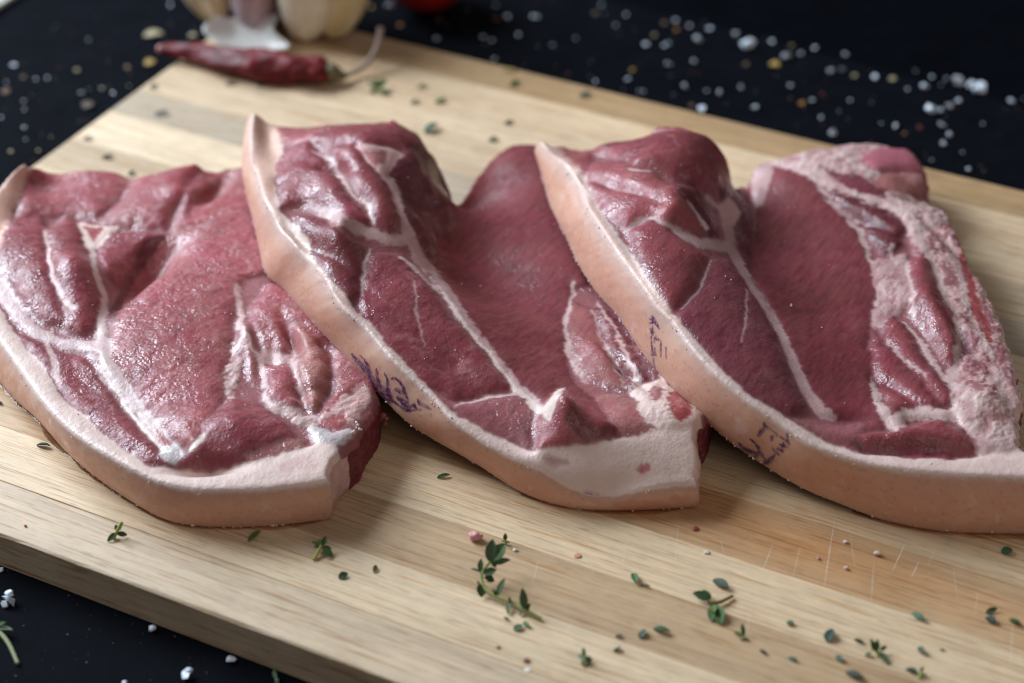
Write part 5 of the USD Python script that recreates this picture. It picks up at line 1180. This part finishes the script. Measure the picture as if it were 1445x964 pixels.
lump(671, 762, 17, (.66, .30, .28), 'pink crumb of meat left of the largest thyme sprig')
lump(815, 785, 10, (.60, .26, .18), 'flat orange pink crumb right of the largest thyme sprig', flat=.2)
lump(981, 747, 9, (.35, .05, .04), 'dark red crumb below the middle chop’s right corner', flat=.4)
lump(1193, 766, 6, (.78, .62, .55), 'white crumb of fat under the right chop, upper one')
lump(1237, 783, 8, (.78, .60, .53), 'white crumb of fat under the right chop, largest one')
lump(1194, 803, 6, (.75, .55, .48), 'white crumb of fat under the right chop, lowest one')
lump(1155, 789, 5, (.55, .25, .18), 'reddish crumb on the stained strip under the right chop')
lump(997, 780, 8, (.76, .60, .52), 'pale smear of fat above the sprig with the brown stem', flat=.3)
lump(727, 777, 6, (.76, .64, .55), 'tiny pale crumb right of the largest thyme sprig’s top', flat=.5)
lump(743, 933, 9, (.22, .09, .05), 'brown crumb at the front edge below the largest sprig', flat=.3, cat='crumb')
lump(745, 946, 8, (.80, .74, .68), 'white smear at the front edge below the brown crumb', flat=.15, cat='crumb')
lump(703, 914, 7, (.30, .18, .08), 'tan shaving on the board below the largest sprig', flat=.25, cat='crumb')
lump(36, 743, 4, (.45, .10, .03), 'orange speck on the board in front of the left chop', cat='crumb')

# --- knife cuts that cross the strips of the board
for k, (x0, y0, x1, y1, w) in enumerate([(1179, 728, 1161, 837, .16), (1091, 768, 1074, 809, .14), (1280, 760, 1258, 809, .18), (1233, 793, 1229, 853, .12), (957, 740, 953, 795, .12), (884, 764, 878, 801, .14), (1429, 880, 1426, 946, .14), (1017, 760, 1021, 781, .1), (1297, 792, 1286, 815, .2), (1380, 835, 1376, 868, .1), (1060, 850, 1052, 905, .1),
                                         (1345, 800, 1352, 850, .08), (760, 790, 752, 822, .1), (830, 770, 838, 812, .09), (1200, 752, 1206, 800, .09), (1130, 770, 1118, 818, .09), (1010, 800, 1004, 830, .08), (790, 760, 786, 782, .09), (1320, 770, 1310, 798, .1), (930, 860, 926, 905, .07)]):
    a, b = PB(x0, y0), PB(x1, y1)
    n = 14
    t = np.linspace(0, 1, n)[:, None]
    c = a + (b - a) * t
    d = (b - a)[:2] / np.linalg.norm((b - a)[:2])
    nr = np.array([-d[1], d[0]])
    wob = 0.00012 * fbm(np.column_stack([t[:, 0] * 5 + k, t[:, 0] * 0, t[:, 0] * 0]), 2, 3)
    hw = w * 1e-3 / 2 * (np.sin(np.pi * t[:, 0]) ** .5 * (0.6 + 0.6 * r3.random(n)) + 0.02)
    Lp = c[:, :2] + nr * (wob + hw)[:, None]
    Rp = c[:, :2] + nr * (wob - hw)[:, None]
    cy, sy = math.cos(-YAW), math.sin(-YAW)
    loc = lambda q: np.column_stack([(q - B0) @ [cy, -sy], (q - B0) @ [sy, cy], np.full(len(q), ZB + 0.00003)])
    V = np.vstack([loc(Lp), loc(Rp)])
    f = np.array([(i, n + i, n + i + 1, i + 1) for i in range(n - 1)])
    emit('knife_cut', board, V, f, SCRATCH)
# ------------------------------------------------------------------ garlic, chili, tomato at the back
def ell(n=40):
    m = trimesh.creation.icosphere(subdivisions=5)
    return m


def clove(px, wpx, hpx, base_py, tint, tint2, lean, yaw, parent, label, seed, z=ZB, name='clove'):
    """A clove standing on its root end: plump and round in front, ridged behind, tapering to a tip."""
    c = P(px, base_py, z)
    d = float((c - CAM) @ FWD)
    wd, ht = wpx * d / FPX, hpx * d / FPX / math.cos(PITCH)
    m = ell()
    v = m.vertices.copy()
    t = (v[:, 2] + 1) / 2
    prof = np.clip(4 * t * (1 - t), 0, 1) ** 0.52 * (1 - 0.15 * t)
    az = np.arctan2(v[:, 1], v[:, 0])
    rr = prof * (1 + 0.04 * np.cos(3 * az) + 0.05 * fbm(v * 1.6 + seed, 2, seed))
    x, y = np.cos(az) * rr * wd / 2 * 1.05, np.sin(az) * rr * wd / 2 * 0.95
    zc = t * ht
    q = np.column_stack([x, y, zc])
    q[:, 2] += 0.0006 * fbm(np.column_stack([az * 3, t * 2, t * 0 + seed]), 2, 3)
    R = trimesh.transformations.euler_matrix(lean[0], lean[1], yaw, 'sxyz')[:3, :3]
    q = q @ R.T
    q += [c[0], c[1] + wd * 0.42, z - q[:, 2].min() + 0.0003]
    stripes = sstep(0.0, 0.5, fbm(np.column_stack([az * 6, t * 1.2, t * 0 + seed]), 3, 7))
    col = np.array(tint)[None] * (1 - stripes[:, None]) + np.array(tint2)[None] * stripes[:, None]
    n = trimesh.Trimesh(q, m.faces, process=False).vertex_normals
    return emit(name, parent, q, m.faces, GARLIC, n, tint=col, label=label), q


CREAM, WHITEP, PURP, TAN = (.72, .64, .50), (.80, .77, .72), (.46, .32, .36), (.52, .31, .14)
g = thing('garlic_bulb', 'broken garlic bulb with purple streaked cloves on the far corner of the board', 'garlic bulb')
clove(357, 66, 130, 62, PURP, (.60, .50, .52), (0.10, 0.0), 0.3, g, 'purple grey clove', 3)
clove(428, 90, 150, 74, (.76, .70, .56), (.82, .77, .68), (0.05, 0.08), 0.0, g, 'plump cream clove', 5)
clove(306, 76, 130, 46, CREAM, TAN, (0.0, -0.3), 0.0, g, 'cream clove with a tan side', 8)
clove(466, 78, 150, 70, (.60, .48, .26), (.68, .60, .42), (0.0, 0.25), 0.0, g, 'yellowish clove', 11)
clove(358, 76, 138, 57, (.66, .60, .62), (.78, .74, .74), (0.10, 0.0), 0.3, g, 'pale papery sheath round the purple clove', 23, name='papery_sheath')
clove(434, 104, 160, 69, (.80, .75, .70), (.62, .50, .48), (0.05, 0.08), 0.0, g, 'white papery sheath round the plump clove', 25, name='papery_sheath')
clove(388, 218, 215, 40, (.62, .52, .42), (.50, .36, .33), (0.0, 0.0), 0.2, g, 'tan and purple outer skin of the bulb', 31, name='outer_skin')
clove(390, 76, 150, 30, (.56, .50, .44), PURP, (-.1, 0), 0.2, g, None, 14)
clove(330, 70, 140, 25, CREAM, PURP, (-.1, -.05), 0.9, g, None, 17)
clove(450, 76, 150, 35, CREAM, TAN, (-.1, .05), 1.2, g, None, 19)


def petal(center_px, w, h, curv, tint, label, lift, yaw, thick=0.0005, name='papery_skin'):
    """A curled piece of dry garlic skin."""
    nu, nv = 26, 20
    u, v = np.meshgrid(np.linspace(-1, 1, nu), np.linspace(0, 1, nv), indexing='ij')
    ww = w / 2 * (0.35 + 0.65 * np.sqrt(np.clip(1 - (1.15 * (v - .35)) ** 2, 0, 1))) * (1 + 0.25 * np.sin(5 * v + 2 * u))
    x = u * ww
    y = v * h * math.cos(lift) - curv * (u ** 2) * w * .25
    zz = v * h * math.sin(lift) + curv * (u ** 2) * w * .20 + 0.0008 * fbm(np.dstack([u * 2, v * 2, u * 0 + w * 90]).reshape(-1, 3), 2, 4).reshape(u.shape)
    q = np.dstack([x, y, zz]).reshape(-1, 3)
    c = P(*center_px)
    cy, sy = math.cos(yaw), math.sin(yaw)
    q = np.column_stack([q[:, 0] * cy - q[:, 1] * sy, q[:, 0] * sy + q[:, 1] * cy, q[:, 2]]) + c
    I = np.arange(nu * nv).reshape(nu, nv)
    k = np.stack([I[:-1, :-1], I[1:, :-1], I[1:, 1:], I[:-1, 1:]], -1).reshape(-1, 4)
    ring = np.concatenate([I[:, 0], I[-1, 1:], I[-2::-1, -1], I[0, -2:0:-1]])
    side = np.stack([ring, ring + nu * nv, np.roll(ring, -1) + nu * nv, np.roll(ring, -1)], -1)
    f = np.vstack([k, k[:, ::-1] + nu * nv, side])
    vtx = np.vstack([q, q - [0, 0, thick]])
    tri = np.vstack([f[:, [0, 1, 2]], f[:, [0, 2, 3]]])
    n = trimesh.Trimesh(vtx, tri, process=False).vertex_normals
    emit(name, g, vtx, tri, GARLIC, n, tint=np.tile(tint, (len(vtx), 1)), label=label)


petal((350, 74, ZB + 0.0012), 0.028, 0.016, 0.6, (.78, .78, .75), 'white papery flap under the cloves', 0.5, 0.12)

# --- dried chili
sp = catmull([P(x, y, ZB + h * 1e-3) for x, y, h in [(223, 69, 4.5), (250, 71, 4.5), (290, 76, 5), (330, 87, 5), (370, 93, 5.2), (410, 97, 5.2), (445, 100, 5), (466, 102, 4.8)]], 14)
L = np.linspace(0, 1, len(sp))
rad = np.interp(L, [0, .08, .25, .45, .7, .9, 1], [.0016, .0030, .0042, .0060, .0067, .0058, .0032])
chili = thing('dried_chili', 'wrinkled dark red dried chili with a curved stalk in front of the garlic', 'chili')
t = np.gradient(sp, axis=0)
t /= np.linalg.norm(t, axis=1, keepdims=True)
s = np.cross(t, [0, 0, 1.0])
s /= np.linalg.norm(s, axis=1, keepdims=True)
b = np.cross(s, t)
NS = 48
a = np.linspace(0, 2 * np.pi, NS, endpoint=False)
A2, L2 = np.meshgrid(a, L)
cr = 0.30 * fbm(np.dstack([np.cos(A2) * 1.3 + L2 * 2, np.sin(A2) * 1.3, L2 * 9]).reshape(-1, 3), 3, 4).reshape(A2.shape) + 0.16 * np.sin(3 * A2 + 6 * L2 + 2 * np.sin(9 * L2)) * sstep(.1, .4, L2)
rr = rad[:, None] * (1 + cr)
ring = sp[:, None] + rr[..., None] * (np.cos(a)[None, :, None] * s[:, None] + 0.82 * np.sin(a)[None, :, None] * b[:, None])
Vc = np.vstack([ring.reshape(-1, 3), sp[:1] - t[:1] * .0006, sp[-1:]])
dz_ = ZB + 0.0001 - Vc[:, 2]
Vc[:, 2] = np.where((dz_ > 0) & (Vc[:, 0] > PB(262, 82)[0]), ZB + 0.0001 + 0.05 * np.abs(dz_), Vc[:, 2])
I = np.arange(len(sp) * NS).reshape(len(sp), NS)
J = np.roll(I, -1, 1)
q = np.stack([I[:-1], J[:-1], J[1:], I[1:]], -1).reshape(-1, 4)
fc = np.vstack([q[:, [0, 1, 2]], q[:, [0, 2, 3]], np.column_stack([J[0], I[0], np.full(NS, len(Vc) - 2)]), np.column_stack([I[-1], J[-1], np.full(NS, len(Vc) - 1)])])
mc = trimesh.Trimesh(Vc, fc, process=False)
if mc.volume < 0:
    fc = fc[:, ::-1]
    mc = trimesh.Trimesh(Vc, fc, process=False)
cc = np.tile((.12, .009, .011), (len(Vc), 1)) * (1 + 0.5 * fbm(Vc * 160, 3, 9)[:, None])
cc[np.concatenate([np.repeat(L < .03, NS), [True, False]])] = (.52, .20, .17)
emit('pod', chili, Vc, fc, CHILI, mc.vertex_normals, tint=np.clip(cc, .004, .8))
cal = catmull([P(x, y, ZB + h * 1e-3) for x, y, h in [(462, 101, 4.8), (470, 103, 4.4), (480, 106, 3.4), (488, 107, 2.6)]], 8)
v, f, n = meshkit.arrays(tube(cal, np.interp(np.linspace(0, 1, len(cal)), [0, .3, .7, 1], [.0036, .0038, .0020, .0012]), 14), 50)
emit('calyx', chili, v, f, SPICE, n, tint=np.tile((.15, .13, .07), (len(v), 1)))
stk = catmull([P(x, y, ZB + h * 1e-3) for x, y, h in [(487, 107, 2.6), (500, 102, 2.5), (515, 92, 4), (527, 76, 7), (534, 58, 10), (537, 40, 13)]], 8)
v, f, n = meshkit.arrays(tube(stk, np.interp(np.linspace(0, 1, len(stk)), [0, .8, 1], [.0011, .0010, .0013]), 10), 50)
emit('stalk', chili, v, f, SPICE, n, tint=np.tile((.36, .27, .22), (len(v), 1)))

# --- cherry tomato, only its foot in the picture
tr = 0.0165
tc = P(601, -38, tr)
tm = trimesh.creation.icosphere(subdivisions=5)
tv = tm.vertices.copy()
az = np.arctan2(tv[:, 1], tv[:, 0])
tv[:, :2] *= (1 + 0.02 * np.cos(5 * az) * (1 - np.abs(tv[:, 2])))[:, None]
tv[:, 2] = tv[:, 2] * 0.95 - 0.12 * np.exp(-((tv[:, 0] ** 2 + tv[:, 1] ** 2) / 0.05)) * (tv[:, 2] > 0)
tom = thing('cherry_tomato', 'red cherry tomato cut off by the top of the picture', 'tomato', tc)
tv *= tr
tv[:, 2] -= tv[:, 2].min() + tr
emit('fruit', tom, tv, tm.faces, TOMATO, trimesh.Trimesh(tv, tm.faces, process=False).vertex_normals, tint=np.tile((.42, .018, .012), (len(tv), 1)))
for k in range(5):
    lf = leaf_mesh(.011, .0035, fold=.3, curl=-.15)
    lf = place(lf, [0, 0, tr * .90], k * 2 * math.pi / 5, .1, 0)
    v, f, n = meshkit.arrays(lf, 50)
    emit('sepal', tom, v, f, LEAF, n, tint=np.tile((.05, .11, .03), (len(v), 1)))
